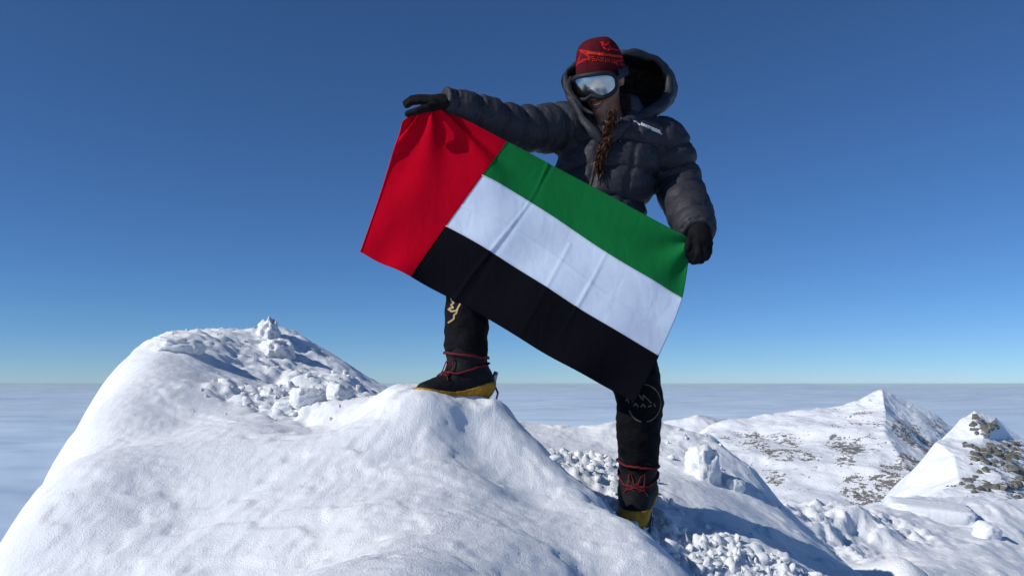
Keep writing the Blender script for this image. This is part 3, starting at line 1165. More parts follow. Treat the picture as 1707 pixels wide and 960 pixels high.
allp = np.concatenate([lA, lB])
V, Fc = surfnet(trouser_sdf, allp.min(0) - 0.14, allp.max(0) + 0.14, 0.0065, 0.02)
trousers = part('trousers', V, Fc, M['trousers'])
tt = world_bvh(trousers)
circ = [(1074 + 27 * math.cos(t), 672 + 31 * math.sin(t)) for t in np.linspace(-2.4, 1.4, 26)]
circ2 = [(1074 + 27 * math.cos(t), 672 + 31 * math.sin(t)) for t in np.linspace(1.75, 2.75, 9)]
em = [circ, circ2, [(1062, 653), (1072, 667), (1072, 658), (1086, 672)], [(1056, 676), (1060, 672), (1064, 678)], [(1068, 678), (1072, 673), (1076, 679)], [(1080, 677), (1086, 676)], [(1090, 672), (1092, 678)],
      [(1043, 668), (1046, 664), (1049, 672)], [(1053, 662), (1055, 670)]]
V, Fc = lines_on(tt, em, 0.0045)
part('knee_emblem', V, Fc, M['gold_dim'], trousers, False)
sq = [[(750, 492), (753, 501), (757, 505), (752, 508), (756, 513), (749, 514)], [(766, 500), (767, 507), (763, 514)], [(747, 515), (753, 519), (760, 518), (763, 515), (761, 522), (757, 525), (757, 531), (752, 535), (747, 538)]]
V, Fc = lines_on(tt, sq, 0.006)
part('shin_emblem', V, Fc, M['gold'], trousers, False)


# boots: upper, yellow rand, sole, strap, crampon
def boot(ank, toe, up, ln=0.30):
    R0, F0, U0 = frame(toe, up)
    c = ank - U0 * 0.055
    A = np.array([R0, F0, U0])

    def loc(p):
        q = (p - c) @ A.T
        return q[:, 0], q[:, 1], q[:, 2]

    def shape(p):
        shaft, _ = chain(p, np.array([c - U0 * 0.02 - F0 * 0.01, c + U0 * 0.085]), np.array([0.060, 0.070]))
        foot, _ = chain(p, np.array([c - U0 * 0.035 - F0 * 0.045, c - U0 * 0.045 + F0 * 0.06, c - U0 * 0.062 + F0 * 0.155]), np.array([0.054, 0.056, 0.046]))
        r_, f_, u_ = loc(p)
        d = smin(shaft, foot, 0.045)
        return smax(d, -(u_ + 0.098), 0.006), r_, f_, u_

    def upper(p):
        d, r_, f_, u_ = shape(p)
        d = d - 0.003 * fbm(np.c_[r_ * 25, f_ * 20, u_ * 60], 2, 81, 0.5, True)
        return smax(d, u_ - 0.10, 0.01)

    def rand(p):
        d, r_, f_, u_ = shape(p)
        return np.maximum(np.maximum(d - 0.006, u_ + 0.040 + 0.012 * np.sin(f_ * 20)), -(u_ + 0.094))

    def sole(p):
        d, r_, f_, u_ = shape(p)
        d2, _ = chain(p * 1.0, np.array([c - U0 * 0.1 - F0 * 0.045, c - U0 * 0.1 + F0 * 0.06, c - U0 * 0.1 + F0 * 0.155]), np.array([0.050, 0.054, 0.046]))
        tread = 0.004 * np.sign(np.sin(f_ * 210))
        return np.maximum(np.maximum(d2, u_ + 0.088), -(u_ + 0.112 + tread))

    lo, hi = c - 0.24, c + 0.24
    V, Fc = surfnet(upper, lo, hi, 0.006, 0.01)
    b = part('boot', V, Fc, M['boot'])
    V, Fc = surfnet(rand, lo, hi, 0.005, 0.01)
    part('rubber_rand', V, Fc, M['yellow'], b)
    V, Fc = surfnet(sole, lo, hi, 0.005, 0.01)
    part('sole', V, Fc, M['sole'], b)
    # straps hug the upper
    tr = world_bvh(b)
    def strap(path, wd, nm, mt):
        pts = []
        for q in path:
            w_ = Vector(c + R0 * q[0] + F0 * q[1] + U0 * q[2])
            h = tr.find_nearest(w_)
            pts.append(np.array(h[0] + (w_ - h[0]).normalized() * 0.004))
        V, Fc = sweep(pts, wd, 8, True, 0.8)
        return part(nm, V, Fc, mt, b)
    ring = [(0.085 * math.cos(t), 0.085 * math.sin(t), 0.062 + 0.010 * math.sin(t + 0.6)) for t in np.linspace(0, 2 * math.pi, 40)[:-1]]
    strap(ring, 0.0055, 'strap', M['red_strap'])
    ring = [(0.085 * math.cos(t), 0.085 * math.sin(t), 0.022 - 0.014 * math.sin(t)) for t in np.linspace(0, 2 * math.pi, 40)[:-1]]
    strap(ring, 0.0045, 'strap', M['red_strap'])
    for z_ in (0.02, 0.035, -0.005):
        lc = [(0.045 * math.cos(t), 0.10, z_ + 0.012 * math.sin(t * 2)) for t in np.linspace(0, 2 * math.pi, 16)[:-1]]
        strap(lc, 0.0025, 'lace', M['red_strap'])
    # crampon: rails, cross bars, spikes
    prt = []
    def W(r_, f_, u_):
        return c + R0 * r_ + F0 * f_ + U0 * u_
    for s_ in (-1, 1):
        prt.append(sweep([W(0.042 * s_, -0.09, -0.114), W(0.052 * s_, 0.02, -0.114), W(0.054 * s_, 0.10, -0.114), W(0.030 * s_, 0.195, -0.112)], 0.004, 6))
        for f_, r2 in ((-0.08, 0.042), (-0.03, 0.046), (0.06, 0.054), (0.12, 0.05)):
            prt.append(sweep([W(r2 * s_, f_, -0.108), W(r2 * s_, f_, -0.125), W(r2 * s_ * 1.05, f_, -0.150)], [0.008, 0.007, 0.001], 6))
        prt.append(sweep([W(0.022 * s_, 0.18, -0.112), W(0.020 * s_, 0.215, -0.118), W(0.020 * s_, 0.235, -0.135)], [0.008, 0.007, 0.001], 6))
    prt.append(sweep([W(-0.05, 0.1, -0.114), W(0.05, 0.1, -0.114)], 0.004, 6))
    prt.append(sweep([W(-0.042, -0.08, -0.114), W(-0.04, -0.098, -0.07), W(0, -0.108, -0.035), W(0.04, -0.098, -0.07), W(0.042, -0.08, -0.114)], 0.004, 6))
    prt.append(sweep([W(0, -0.112, -0.035), W(0, -0.116, -0.012), W(0, -0.122, 0.0)], [0.006, 0.009, 0.008], 8))
    V, Fc = join(prt)
    part('crampon', V, Fc, M['steel'], b, False)
    return b


bootA = boot(ankA + np.array([0, 0, -0.016]), (-0.80, -0.58, -0.06), (0.03, 0, 1))
bootB = boot(ankB + np.array([0, 0, 0.0]), (-0.22, -0.93, -0.26), (0.0, -0.28, 1))

# body: one continuous skin under the clothes, with the face that shows below the goggles
nk = [P(1015, 215, 3.06), hp(0, -0.02, -0.10), hp(0, -0.01, -0.02)]


def body_sdf(p):
    q = (p - HEAD) @ HA.T
    r_, f_, u_ = q[:, 0], q[:, 1], q[:, 2]
    d = ellipsoid(p, hp(0, -0.012, 0.035), HA, (0.074, 0.092, 0.088))
    d = smin(d, ellipsoid(p, hp(0, 0.022, -0.045), HA, (0.058, 0.062, 0.075)), 0.035)
    d = smin(d, ellipsoid(p, hp(0, 0.066, -0.108), HA, (0.022, 0.020, 0.018)), 0.03)          # chin
    for s_ in (-1, 1):
        d = smin(d, ellipsoid(p, hp(0.034 * s_, 0.060, -0.040), HA, (0.024, 0.020, 0.022)), 0.022)   # cheeks
        d = smin(d, ellipsoid(p, hp(0.076 * s_, -0.012, -0.005), HA, (0.010, 0.022, 0.032)), 0.008)   # ears
        d = smax(d, -ellipsoid(p, hp(0.031 * s_, 0.092, 0.004), HA, (0.020, 0.014, 0.012)), 0.012)    # eye sockets
    nose, _ = chain(p, np.array([hp(0, 0.082, 0.008), hp(0, 0.099, -0.036)]), np.array([0.009, 0.0125]))
    d = smin(d, nose, 0.014)
    for s_ in (-1, 1):
        d = smin(d, ellipsoid(p, hp(0.012 * s_, 0.089, -0.040), HA, (0.009, 0.010, 0.008)), 0.008)
    mouth, _ = chain(p, np.array([hp(-0.027, 0.070, -0.066), hp(0, 0.090, -0.074), hp(0.027, 0.070, -0.066)]), np.array([0.003, 0.006, 0.003]))
    d = smax(d, -mouth, 0.006)
    n_, _ = chain(p, np.array(nk), np.array([0.058, 0.052, 0.050]))
    d = smin(d, n_, 0.03)
    t_, _ = chain(p, sp_w[:5], np.array([0.10, 0.10, 0.095, 0.10, 0.085]))
    d = smin(d, t_, 0.04)
    for pts, k in ((aP, 1), (bP, 1)):
        l_, _ = chain(p, pts, np.linspace(0.050, 0.030, len(pts)))
        d = smin(d, l_, 0.03)
    for pts in (lA, lB):
        l_, _ = chain(p, pts, np.linspace(0.068, 0.040, len(pts)))
        d = smin(d, l_, 0.03)
    return d


allp = np.concatenate([lA, lB, aP, bP, [hp(0, 0, 0.13)]])
V, Fc = surfnet(body_sdf, allp.min(0) - 0.08, allp.max(0) + 0.08, 0.0078, 0.008)
body = part('body', V, Fc, M['skin'])


t_ = np.linspace(-1, 1, 15)
V, Fc = join([sweep([hp(0.027 * k, 0.088 - 0.018 * k * k, -0.069 + 0.006 * k * k) for k in t_], [0.0012 + 0.0042 * (1 - k * k) for k in t_], 6),
              sweep([hp(0.026 * k, 0.088 - 0.018 * k * k, -0.083 + 0.015 * k * k) for k in t_], [0.0012 + 0.0052 * (1 - k * k) for k in t_], 6)])
part('lips', V, Fc, M['lips'], body)
V, Fc = sweep([hp(0.020 * k, 0.0845 - 0.013 * k * k, -0.0755 + 0.008 * k * k) for k in t_], [0.001 + 0.0042 * (1 - k * k) for k in t_], 6)
part('teeth', V, Fc, M['teeth'], body)


# beanie: knitted cap pulled low
def beanie_r(t, a):
    """t 0 at the brim .. 1 at the crown; a = angle round the head"""
    h = 0.010 + 0.125 * math.sin(t * math.pi / 2)
    k = math.cos(t * math.pi / 2) ** 0.55
    rx_, ry_ = 0.088 * k, 0.104 * k
    return rx_, ry_, h


nt_, na_ = 34, 72
V, Fc = [], []
for i_ in range(nt_):
    t = (i_ / (nt_ - 1)) ** 0.9 * 0.985
    rx_, ry_, h = beanie_r(t, 0)
    for k in range(na_):
        a = 2 * math.pi * k / na_
        nz_ = 0.0025 * math.sin(5 * a + 3) * math.sin(7 * t) + 0.0012 * math.sin(13 * a + 9 * t) + 0.0009 * math.cos(k * math.pi)
        low = -0.022 * (0.5 - 0.5 * math.cos(a - math.pi / 2 + math.pi)) * (1 - t)       # lower at the back
        V.append(hp((rx_ + nz_) * math.cos(a), -0.010 + (ry_ + nz_) * math.sin(a), 0.014 + h + low))
top = len(V)
V.append(hp(0, -0.010, 0.146))
for i_ in range(nt_ - 1):
    for k in range(na_):
        Fc.append((i_ * na_ + k, i_ * na_ + (k + 1) % na_, (i_ + 1) * na_ + (k + 1) % na_, (i_ + 1) * na_ + k))
for k in range(na_):
    Fc.append(((nt_ - 1) * na_ + k, (nt_ - 1) * na_ + (k + 1) % na_, top))
inn = len(V)
for k in range(na_):
    a = 2 * math.pi * k / na_
    v0 = V[k]
    V.append(v0 - (HR * math.cos(a) + HF * math.sin(a)) * 0.008 + HU * 0.004)
for k in range(na_):
    Fc.append((k, inn + k, inn + (k + 1) % na_, (k + 1) % na_))
beanie = part('beanie', V, Fc, M['knit_dark'])
bt = world_bvh(beanie)
pat = [[(966, 84), (990, 88), (1015, 91), (1038, 96)], [(970, 86), (966, 98), (961, 110)], [(966, 84), (984, 96), (968, 104)], [(1038, 80), (1038, 96)], [(1006, 70), (1004, 78), (1012, 84), (1022, 82), (1026, 84), (1038, 83)],
       [(1012, 72), (1018, 80), (1012, 84)], [(1001, 70), (1009, 76), (1016, 71)], [(1034, 106), (1040, 112), (1042, 104)], [(1030, 108), (1022, 104), (1041, 100)], [(962, 108), (972, 100), (984, 99)]]
V, Fc = lines_on(bt, pat, 0.0065, 0.001)
part('knit_pattern', V, Fc, M['knit_red'], beanie, False)
x0 = 985
let = [[(978, 88.5), (1000, 91), (1037, 95.5)]]
V, Fc = lines_on(bt, let, 0.008, 0.002)
part('knit_band', V, Fc, M['knit_orange'], beanie, False)
gl = {'S': [(5, 0), (0, 0), (0, 4), (5, 4), (5, 8), (0, 8)], 'A': [(0, 8), (2.5, 0), (5, 8)], 'X': [(0, 0), (5, 8)], 'x': [(5, 0), (0, 8)], 'I': [(1, 0), (1, 8)], 'N': [(0, 8), (0, 0), (4, 8), (4, 0)], 'U': [(0, 0), (0, 8), (4, 8), (4, 0)]}
let = []
xx = 987.0
for ch in 'SAXINUI':
    for g_ in ((gl[ch], gl['x']) if ch == 'X' else (gl[ch],)):
        let.append([(xx + a * 0.95, 95 + (xx - 987) * 0.10 + b * 0.85) for a, b in g_])
    xx += 4.0 if ch == 'I' else 7.2
V, Fc = lines_on(bt, let, 0.0025, 0.0012, 3)
part('knit_lettering', V, Fc, M['knit_orange'], beanie, False)


# goggles: curved mirror lens in a dark frame, strap round the beanie
def gog(u, v, off=0.0):
    """u -1..1 across, v -1..1 up"""
    ang = u * 1.12
    yy = 0.044 * v * (1 - 0.14 * u * u)
    if v < 0:
        yy += 0.016 * math.exp(-(u / 0.16) ** 2) * (-v)        # nose notch
    rr2 = 1.0 + off
    bul = -0.9 * v * v
    return hp(0.090 * rr2 * math.sin(ang), 0.012 + (0.110 + 0.012 * bul) * rr2 * math.cos(ang) * 1.02, -0.008 + yy)


def gog_edge(t, off=0.0, k=1.0):
    c_, s_ = math.cos(t), math.sin(t)
    u = math.copysign(abs(c_) ** 0.55, c_) * k
    v = math.copysign(abs(s_) ** 0.72, s_) * k
    return gog(u, v, off)


V, Fc = [], []
NR, NT = 12, 72
for i_ in range(NR):
    for k in range(NT):
        V.append(gog_edge(2 * math.pi * k / NT, 0.03, 0.93 * (i_ + 0.02) / (NR - 1)))
for i_ in range(NR - 1):
    for k in range(NT):
        Fc.append((i_ * NT + k, i_ * NT + (k + 1) % NT, (i_ + 1) * NT + (k + 1) % NT, (i_ + 1) * NT + k))
Fc.append(tuple(range(NT)))
gpath = [gog_edge(2 * math.pi * k / 72, 0.0, 0.98) for k in range(72)]
fv, ff = sweep(gpath, 0.0095, 10, True)
sk = []
for i_ in range(4):                        # foam skirt back to the face
    for k in range(72):
        q_ = gog_edge(2 * math.pi * k / 72, -0.02 - 0.05 * i_, 1.0)
        sk.append(q_ - HF * 0.006 * i_)
sf = [(i_ * 72 + k, i_ * 72 + (k + 1) % 72, (i_ + 1) * 72 + (k + 1) % 72, (i_ + 1) * 72 + k) for i_ in range(3) for k in range(72)]
gv, gf = join([(fv, ff), (sk, sf)])
goggles = part('goggles', gv, gf, M['frame'])
part('lens', V, Fc, M['lens'], goggles)
sp_ = []
for k in range(40):
    a = math.radians(12) + (math.pi - math.radians(24)) * k / 39 + math.pi
    a2 = a
    sp_.append((0.097 * math.cos(a2), -0.010 + 0.113 * math.sin(a2)))
sp_ = [(0.089, 0.055)] + sp_[::-1] + [(-0.089, 0.055)]
V, Fc = [], []
for r_2, f_2 in sp_:
    n_ = np.array([r_2, f_2]) / math.hypot(r_2, f_2)
    for o_, z_ in ((0, 0.02), (0.004, 0.018), (0.004, -0.014), (0, -0.016)):
        V.append(hp(r_2 + n_[0] * o_, f_2 + n_[1] * o_, 0.012 + z_))
for i_ in range(len(sp_) - 1):
    for k in range(4):
        Fc.append((i_ * 4 + k, i_ * 4 + (k + 1) % 4, i_ * 4 + 4 + (k + 1) % 4, i_ * 4 + 4 + k))
part('strap', V, Fc, M['frame'], goggles)

# hood: thick rim round the face and a bag thrown back behind the head
rim = [(1046, 87, 3.07), (1078, 92, 3.10), (1104, 110, 3.13), (1116, 138, 3.13), (1112, 164, 3.10), (1084, 188, 3.03), (1050, 204, 2.96), (1026, 222, 2.92), (1008, 238, 2.92), (992, 224, 2.92), (972, 194, 2.93), (952, 164, 2.96),
       (941, 138, 3.00), (950, 118, 3.06), (980, 100, 3.09), (1012, 92, 3.10)]
rw_ = np.array([P(*a) for a in rim])
rs_, _ = resample(np.vstack([rw_, rw_[:1]]), np.ones(len(rw_) + 1), 8)
rs_ = rs_[:-1]
nR = len(rs_)
Cc = P(1030, 150, 3.02)
BK = P(1062, 158, 3.28)


def hood_surf(scale, dep, amp, seed):
    V = []
    m = 26
    for i_ in range(m):
        th_ = (i_ / (m - 1)) * math.pi / 2
        for k in range(nR):
            q = Cc + (rs_[k] - Cc) * (math.cos(th_) ** 0.7 * scale) + (BK - Cc) * (math.sin(th_) * dep)
            V.append(q)
    V = np.array(V)
    d = V - (Cc + (BK - Cc) * 0.4)
    d /= np.linalg.norm(d, axis=1)[:, None] + 1e-9
    n_ = fbm(V * np.array([13, 13, 17.]), 3, seed, 0.55, True)
    V = V + d * (n_ * amp * np.repeat(np.sin(np.linspace(0, math.pi / 2, m)) ** 0.6, nR))[:, None]
    Fc = [(i_ * nR + k, i_ * nR + (k + 1) % nR, (i_ + 1) * nR + (k + 1) % nR, (i_ + 1) * nR + k) for i_ in range(m - 1) for k in range(nR)]
    return V, Fc


hood_o = hood_surf(1.06, 1.10, 0.022, 91)
lenr = np.linspace(0, 1, nR, endpoint=False)
rrad = np.array([0.0115 + 0.010 * gauss(t - 0.36, 0.14) + 0.003 * abs(math.sin(19 * t)) ** 0.6 + 0.002 * math.sin(47 * t) for t in lenr])
rv, rf = sweep(rs_, rrad, 14, True)
rv = np.array(rv)
rv = rv + 0.010 * np.c_[noise(rv * 14, 1), noise(rv * 14, 2), noise(rv * 14, 3)] + 0.004 * np.c_[noise(rv * 30, 1), noise(rv * 30, 2), noise(rv * 30, 3)]
V, Fc = join([hood_o, (rv, rf)])
hood = part('hood', V, Fc, M['jacket'], jacket)
V, Fc = hood_surf(0.93, 0.98, 0.022, 97)
part('hood_lining', V, [f[::-1] for f in Fc], M['lining'], jacket)
# folds of lining bunched between cheek and rim
prt = []
for a in ([(951, 128, 2.99), (950, 152, 2.96), (966, 176, 2.94), (988, 194, 2.92)],):
    pp, rr_ = resample([P(*q) for q in a], [0.006] + [0.011] * (len(a) - 2) + [0.007], 6)
    v, f = sweep(pp, rr_, 10)
    v = np.array(v)
    prt.append((v + 0.012 * np.c_[noise(v * 16, 4), noise(v * 16, 5), noise(v * 16, 6)] + 0.005 * np.c_[noise(v * 40, 4), noise(v * 40, 5), noise(v * 40, 6)], f))
V, Fc = join(prt)
part('collar_folds', V, Fc, M['lining'], jacket)

# zip, draw cords, chest lettering
V, Fc = lines_on(jt, [[(1003, 236), (995, 258), (990, 280), (984, 305), (976, 330), (968, 355)]], 0.007, 0.003)
if V:
    part('zip', V, Fc, M['zip'], jacket, False)
prt = []
for a in ([(1001, 200), (1008, 216), (1004, 236), (999, 252)], [(1036, 200), (1030, 216), (1024, 232), (1016, 248)]):
    pts = []
    for x, y in a:
        h, n = on_surface(jt, x, y, 0.010)
        pts.append(np.array(h) if h is not None else P(x, y, 2.9))
    pp, _ = resample(pts, np.ones(len(pts)), 5)
    V, Fc = sweep(pp, 0.004, 6)
    part('collar_zip', V, Fc, M['zip'], jacket)
prt = []
for a in ([(957, 196), (960, 212), (958, 226), (966, 240)], [(1040, 205), (1036, 222), (1034, 240)]):
    pts = []
    for x, y in a:
        h, n = on_surface(jt, x, y, 0.006)
        pts.append(np.array(h) if h is not None else P(x, y, 2.9))
    pp, _ = resample(pts, np.ones(len(pts)), 5)
    V, Fc = sweep(pp, [0.0028] * (len(pp) - 2) + [0.006, 0.006], 6)
    part('drawcord', V, Fc, M['cord'], jacket)


def along(x, dy=0):
    t = (x - 1056) / (1103 - 1056)
    return 203 + 19.5 * t ** 1.05 + dy


lg = [[(1056, along(1056)), (1060, along(1060, -1)), (1064, along(1064, 1)), (1067, along(1067, 2.2))]]
for x in (1069, 1073, 1077, 1081, 1085, 1089, 1093, 1097):
    lg.append([(x, along(x, 2.0)), (x + 0.8, along(x, -2.4))])
    lg.append([(x, along(x, -1.6)), (x + 2.6, along(x + 2.6, -1.2)), (x + 2.6, along(x + 2.6, 2.0))])
lg.append([(1086, along(1086, 1.6)), (1103, along(1103, 1.6))])
V, Fc = lines_on(jt, lg, 0.0042, 0.003, 3)
part('chest_lettering', V, Fc, M['white_print'], jacket, False)

# braid of brown hair hanging over the front
prt = []
bpts = []
for x, y in ((1020, 186), (1019, 205), (1016, 225), (1012, 245), (1006, 265), (1002, 284)):
    h, n = on_surface(jt, x, y, 0.022)
    bpts.append(np.array(h) if h is not None and h.y < 3.02 else P(x, y, 2.90))
bp_, _ = resample(bpts, np.ones(len(bpts)), 14)
nb = len(bp_)
for s_ in range(3):
    pth, rd_ = [], []
    for i_, q in enumerate(bp_):
        t = i_ / (nb - 1)
        ph = t * 2 * math.pi * 2.6 + 0.5 * math.sin(6 * t) + s_ * 2 * math.pi / 3
        w_ = 0.0095 * (1 - 0.2 * t) * (1 + 0.3 * math.sin(7 * t + 2 * s_))
        pth.append(q + np.array([w_ * math.sin(ph), -0.007 * math.sin(2 * ph), 0.004 * math.cos(ph)]))
        rd_.append((0.0078 + 0.0014 * math.sin(11 * t + 1.7 * s_)) * (1 - 0.2 * t) * (1 if t < 0.93 else 0.5))
    prt.append(sweep(pth, rd_, 9))
for k in range(24):
    a0 = bp_[-1 - int(rng.integers(0, 12))]
    o_ = rng.normal(size=3) * 0.008
    e_ = a0 + o_ + np.array([rng.normal() * 0.012 - 0.004, rng.normal() * 0.004 - 0.004, -0.02 - 0.03 * rng.random()])
    prt.append(sweep([a0 + o_ * 0.4, (a0 + e_) / 2 + o_ * 0.5, e_], [0.0032, 0.0026, 0.0006], 5))
for k in range(130):                                       # loose hairs along the cheek and braid
    t0 = int(rng.integers(0, nb - 20))
    o_ = rng.normal(size=3) * np.array([0.011, 0.006, 0.01])
    seg_ = bp_[t0:t0 + 20:4] + o_ + 0.004 * rng.normal(size=(5, 3))
    prt.append(sweep(seg_, 0.0013, 5))
V, Fc = join(prt)
part('braid', V, Fc, M['hair'])


# gloves
def hand(fingers, palm, kf=0.0035):
    def f(p):
        d = None
        for pts, rads in palm:
            a, _ = chain(p, pts, rads)
            d = a if d is None else smin(d, a, 0.02)
        for pts, rads in fingers:
            a, _ = chain(p, pts, rads)
            d = smin(d, a, kf)
        return d + 0.0012 * noise(p * 90, 71) + 0.0012 * noise(p * 45, 72)
    al = np.concatenate([a for a, _ in fingers] + [a for a, _ in palm])
    V, Fc = surfnet(f, al.min(0) - 0.05, al.max(0) + 0.05, 0.0034, 0.006)
    return part('glove', V, Fc, M['glove'])


A_ = np.array
wr = P(748, 174, 2.760)
fing, palm = [], []
palm.append((A_([wr + A_([0.02, 0.01, 0]), P(735, 172, 2.740)]), A_([0.034, 0.029])))
for k, (d_, ln_, yy) in enumerate(((2.692, 1.0, 171), (2.719, 1.06, 168), (2.746, 1.02, 166), (2.772, 0.84, 166))):
    b0 = P(731, yy, d_)
    palm.append((A_([P(742, yy + 2, d_ + 0.01), P(722, yy, d_)]), A_([0.016, 0.015])))
    p1 = P(719, yy - 1, d_)
    p2 = p1 + A_([-0.040 * ln_, 0.002, 0.004])
    p3 = p2 + A_([-0.026 * ln_, 0.002, -0.003])
    p4 = p3 + A_([-0.016 * ln_, 0.004, -0.010])
    fing.append((A_([p1, p2, p3, p4]), A_([0.0135, 0.0125, 0.0118, 0.0105])))
fing.append((A_([P(733, 176, 2.705), P(712, 180, 2.668), P(696, 185, 2.662), P(680, 190, 2.670)]), A_([0.0155, 0.014, 0.0125, 0.0115])))
hand(fing, palm)
cuffA = sweep([P(758, 175, 2.772), P(750, 174, 2.762), P(745, 173, 2.755)], [0.040, 0.041, 0.038], 18)

fing, palm = [], []
palm.append((A_([P(1164, 378, 2.830), P(1167, 400, 2.780)]), A_([0.036, 0.036])))
for k, (x_, d_, ln_) in enumerate(((1154, 2.740, 0.95), (1163, 2.732, 1.05), (1172, 2.740, 1.02), (1180, 2.756, 0.85))):
    p1 = P(x_, 406, d_)
    palm.append((A_([P(1166, 388, 2.790), p1]), A_([0.026, 0.0155])))
    p2 = p1 + A_([-0.002, -0.012, -0.034 * ln_])
    p3 = p2 + A_([-0.004, 0.018, -0.020 * ln_])
    p4 = p3 + A_([-0.003, 0.026, 0.002])
    fing.append((A_([p1, p2, p3, p4]), A_([0.0138, 0.0132, 0.0125, 0.0115])))
fing.append((A_([P(1156, 392, 2.770), P(1149, 402, 2.735), P(1146, 415, 2.725), P(1147, 424, 2.735)]), A_([0.0155, 0.0135, 0.0125, 0.0115])))
hand(fing, palm)

# ---------------------------------------------------------------- the flag
# control net: columns along the fly (u), rows down the hoist (v); pixel and distance
net_u = [0.0, 0.09, 0.25, 0.5, 0.75, 1.0]
net_v = [0.0, 1 / 3, 2 / 3, 1.0]
net = [
    [(671, 205, 2.725), (650, 270, 2.765), (626, 346, 2.795), (600, 422, 2.815)],
    [(718, 180, 2.715), (700, 258, 2.745), (664, 345, 2.775), (628, 436, 2.795)],
    [(843, 237, 2.730), (803, 293, 2.730), (743, 375, 2.750), (684, 459, 2.780)],
    [(947, 289, 2.740), (914, 355, 2.730), (858, 444, 2.750), (806, 529, 2.790)],
    [(1052, 346, 2.735), (1024, 430, 2.730), (977, 520, 2.740), (930, 601, 2.770)],
    [(1153, 402, 2.735), (1136, 498, 2.740), (1098, 593, 2.750), (1058, 672, 2.770)]]
net = np.array([[P(*q) for q in c] for c in net])


def spline(xs, ys, x):
    """Catmull-Rom over uneven knots, ys (n, ...)"""
    xs = np.asarray(xs)
    n = len(xs)
    m = [(ys[min(i + 1, n - 1)] - ys[max(i - 1, 0)]) / (xs[min(i + 1, n - 1)] - xs[max(i - 1, 0)]) for i in range(n)]
    i = min(max(int(np.searchsorted(xs, x)) - 1, 0), n - 2)
    h = xs[i + 1] - xs[i]
    t = (x - xs[i]) / h
    return ((2 * t ** 3 - 3 * t * t + 1) * ys[i] + (t ** 3 - 2 * t * t + t) * h * m[i]
            + (-2 * t ** 3 + 3 * t * t) * ys[i + 1] + (t ** 3 - t * t) * h * m[i + 1])


def flag_point(u, v):
    col = np.array([spline(net_v, net[i], v) for i in range(len(net_u))])
    p = spline(net_u, col, u)
    # relief: fold creases, pulls from the two hands, soft waves
    w = 0.0
    w += 0.0028 * (gauss(u - 0.415 - 0.012 * math.sin(5 * v), 0.006) - 0.7 * gauss(u - 0.428, 0.010))        # packed crease across the stripes
    w += 0.0016 * gauss(u - 0.60 - 0.02 * v, 0.006) * (v > 0.4) + 0.0025 * gauss(u - 0.72, 0.006) * gauss(v - 0.6, 0.25)
    w += 0.0026 * gauss(v - 0.52 - 0.015 * math.sin(9 * u), 0.008) * (u > 0.25)
    a = math.atan2(v * 0.55 + 0.02, u * 1.1 - 0.10)                                            # folds fanning out of the left hand
    rr = math.hypot(v * 0.55, u * 1.1 - 0.10)
    w += 0.011 * math.sin(a * 9.0 + 0.8) * math.exp(-rr / 0.33) * min(1, rr / 0.05)
    w += 0.006 * math.sin(a * 17 + 2.0) * math.exp(-rr / 0.16) * min(1, rr / 0.04)
    b = math.atan2(v * 0.55 + 0.01, (1 - u) * 1.1 + 0.01)                                      # and out of the right one
    r2 = math.hypot(v * 0.55, (1 - u) * 1.1)
    w += 0.012 * math.sin(b * 8 + 0.4) * math.exp(-r2 / 0.17) * min(1, r2 / 0.03)
    w += 0.005 * math.sin(6.2 * u + 2.2 * v + 1) + 0.003 * math.sin(11 * u - 5 * v)
    w += 0.004 * math.sin(23 * u + 9 * v) * v + 0.004 * math.sin(31 * u + 1.3) * v ** 3 + 0.003 * math.sin(17 * v + 1) * gauss(u - 1, 0.12)
    return p + np.array([0.15, -1.0, 0.1]) * w + np.array([0, 0, 1]) * 0.003 * math.sin(14 * u + 1) * (v > 0.98)


FO = np.array(P(690, 188, 2.71))
flag = empty('flag', FO)
tag(flag, 'red, green, white and black striped flag stretched between both gloved hands', 'flag')


def panel(name, u0, u1, v0, v1, nu, nv, mat):
    V = [flag_point(u0 + (u1 - u0) * i_ / nu, v0 + (v1 - v0) * j_ / nv) for i_ in range(nu + 1) for j_ in range(nv + 1)]
    Fc = [(i_ * (nv + 1) + j_, i_ * (nv + 1) + j_ + 1, (i_ + 1) * (nv + 1) + j_ + 1, (i_ + 1) * (nv + 1) + j_) for i_ in range(nu) for j_ in range(nv)]
    o = mesh_obj(name, V, Fc, mat, flag, True, origin=FO)
    s_ = o.modifiers.new('thickness', 'SOLIDIFY')
    s_.thickness = 0.0012
    return o


panel('red_band', 0.0, 0.25, 0.0, 1.0, 60, 110, M['flag_red'])
panel('green_stripe', 0.25, 1.0, 0.0, 1 / 3, 190, 40, M['flag_green'])
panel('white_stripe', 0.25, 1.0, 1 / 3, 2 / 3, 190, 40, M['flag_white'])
panel('black_stripe', 0.25, 1.0, 2 / 3, 1.0, 190, 40, M['flag_black'])


def seam(name, pts, mat):
    q = np.array([flag_point(u, v) for u, v in pts]) + np.array([0, -0.0012, 0])
    V, Fc = sweep(q, 0.0016, 5)
    return mesh_obj(name, V, Fc, mat, flag, True, origin=FO)


seam('seam', [(0.2505, v) for v in np.linspace(0, 1, 60)], M['flag_red'])
seam('seam', [(u, 1 / 3) for u in np.linspace(0.25, 1, 120)], M['flag_white'])
seam('seam', [(u, 2 / 3) for u in np.linspace(0.25, 1, 120)], M['flag_white'])
seam('hem', [(0.004, v) for v in np.linspace(0, 1, 60)], M['flag_red'])


# ---------------------------------------------------------------- loose snow
def ground_at(px, py, tree):
    r0 = ray(px, py)
    q = r0[None] * np.linspace(1.2, 14, 900)[:, None]
    k = np.argmax(q[:, 2] < tree(q[:, :2]))
    return Vector(q[k])


gt, rt = ground_z, ridge_z


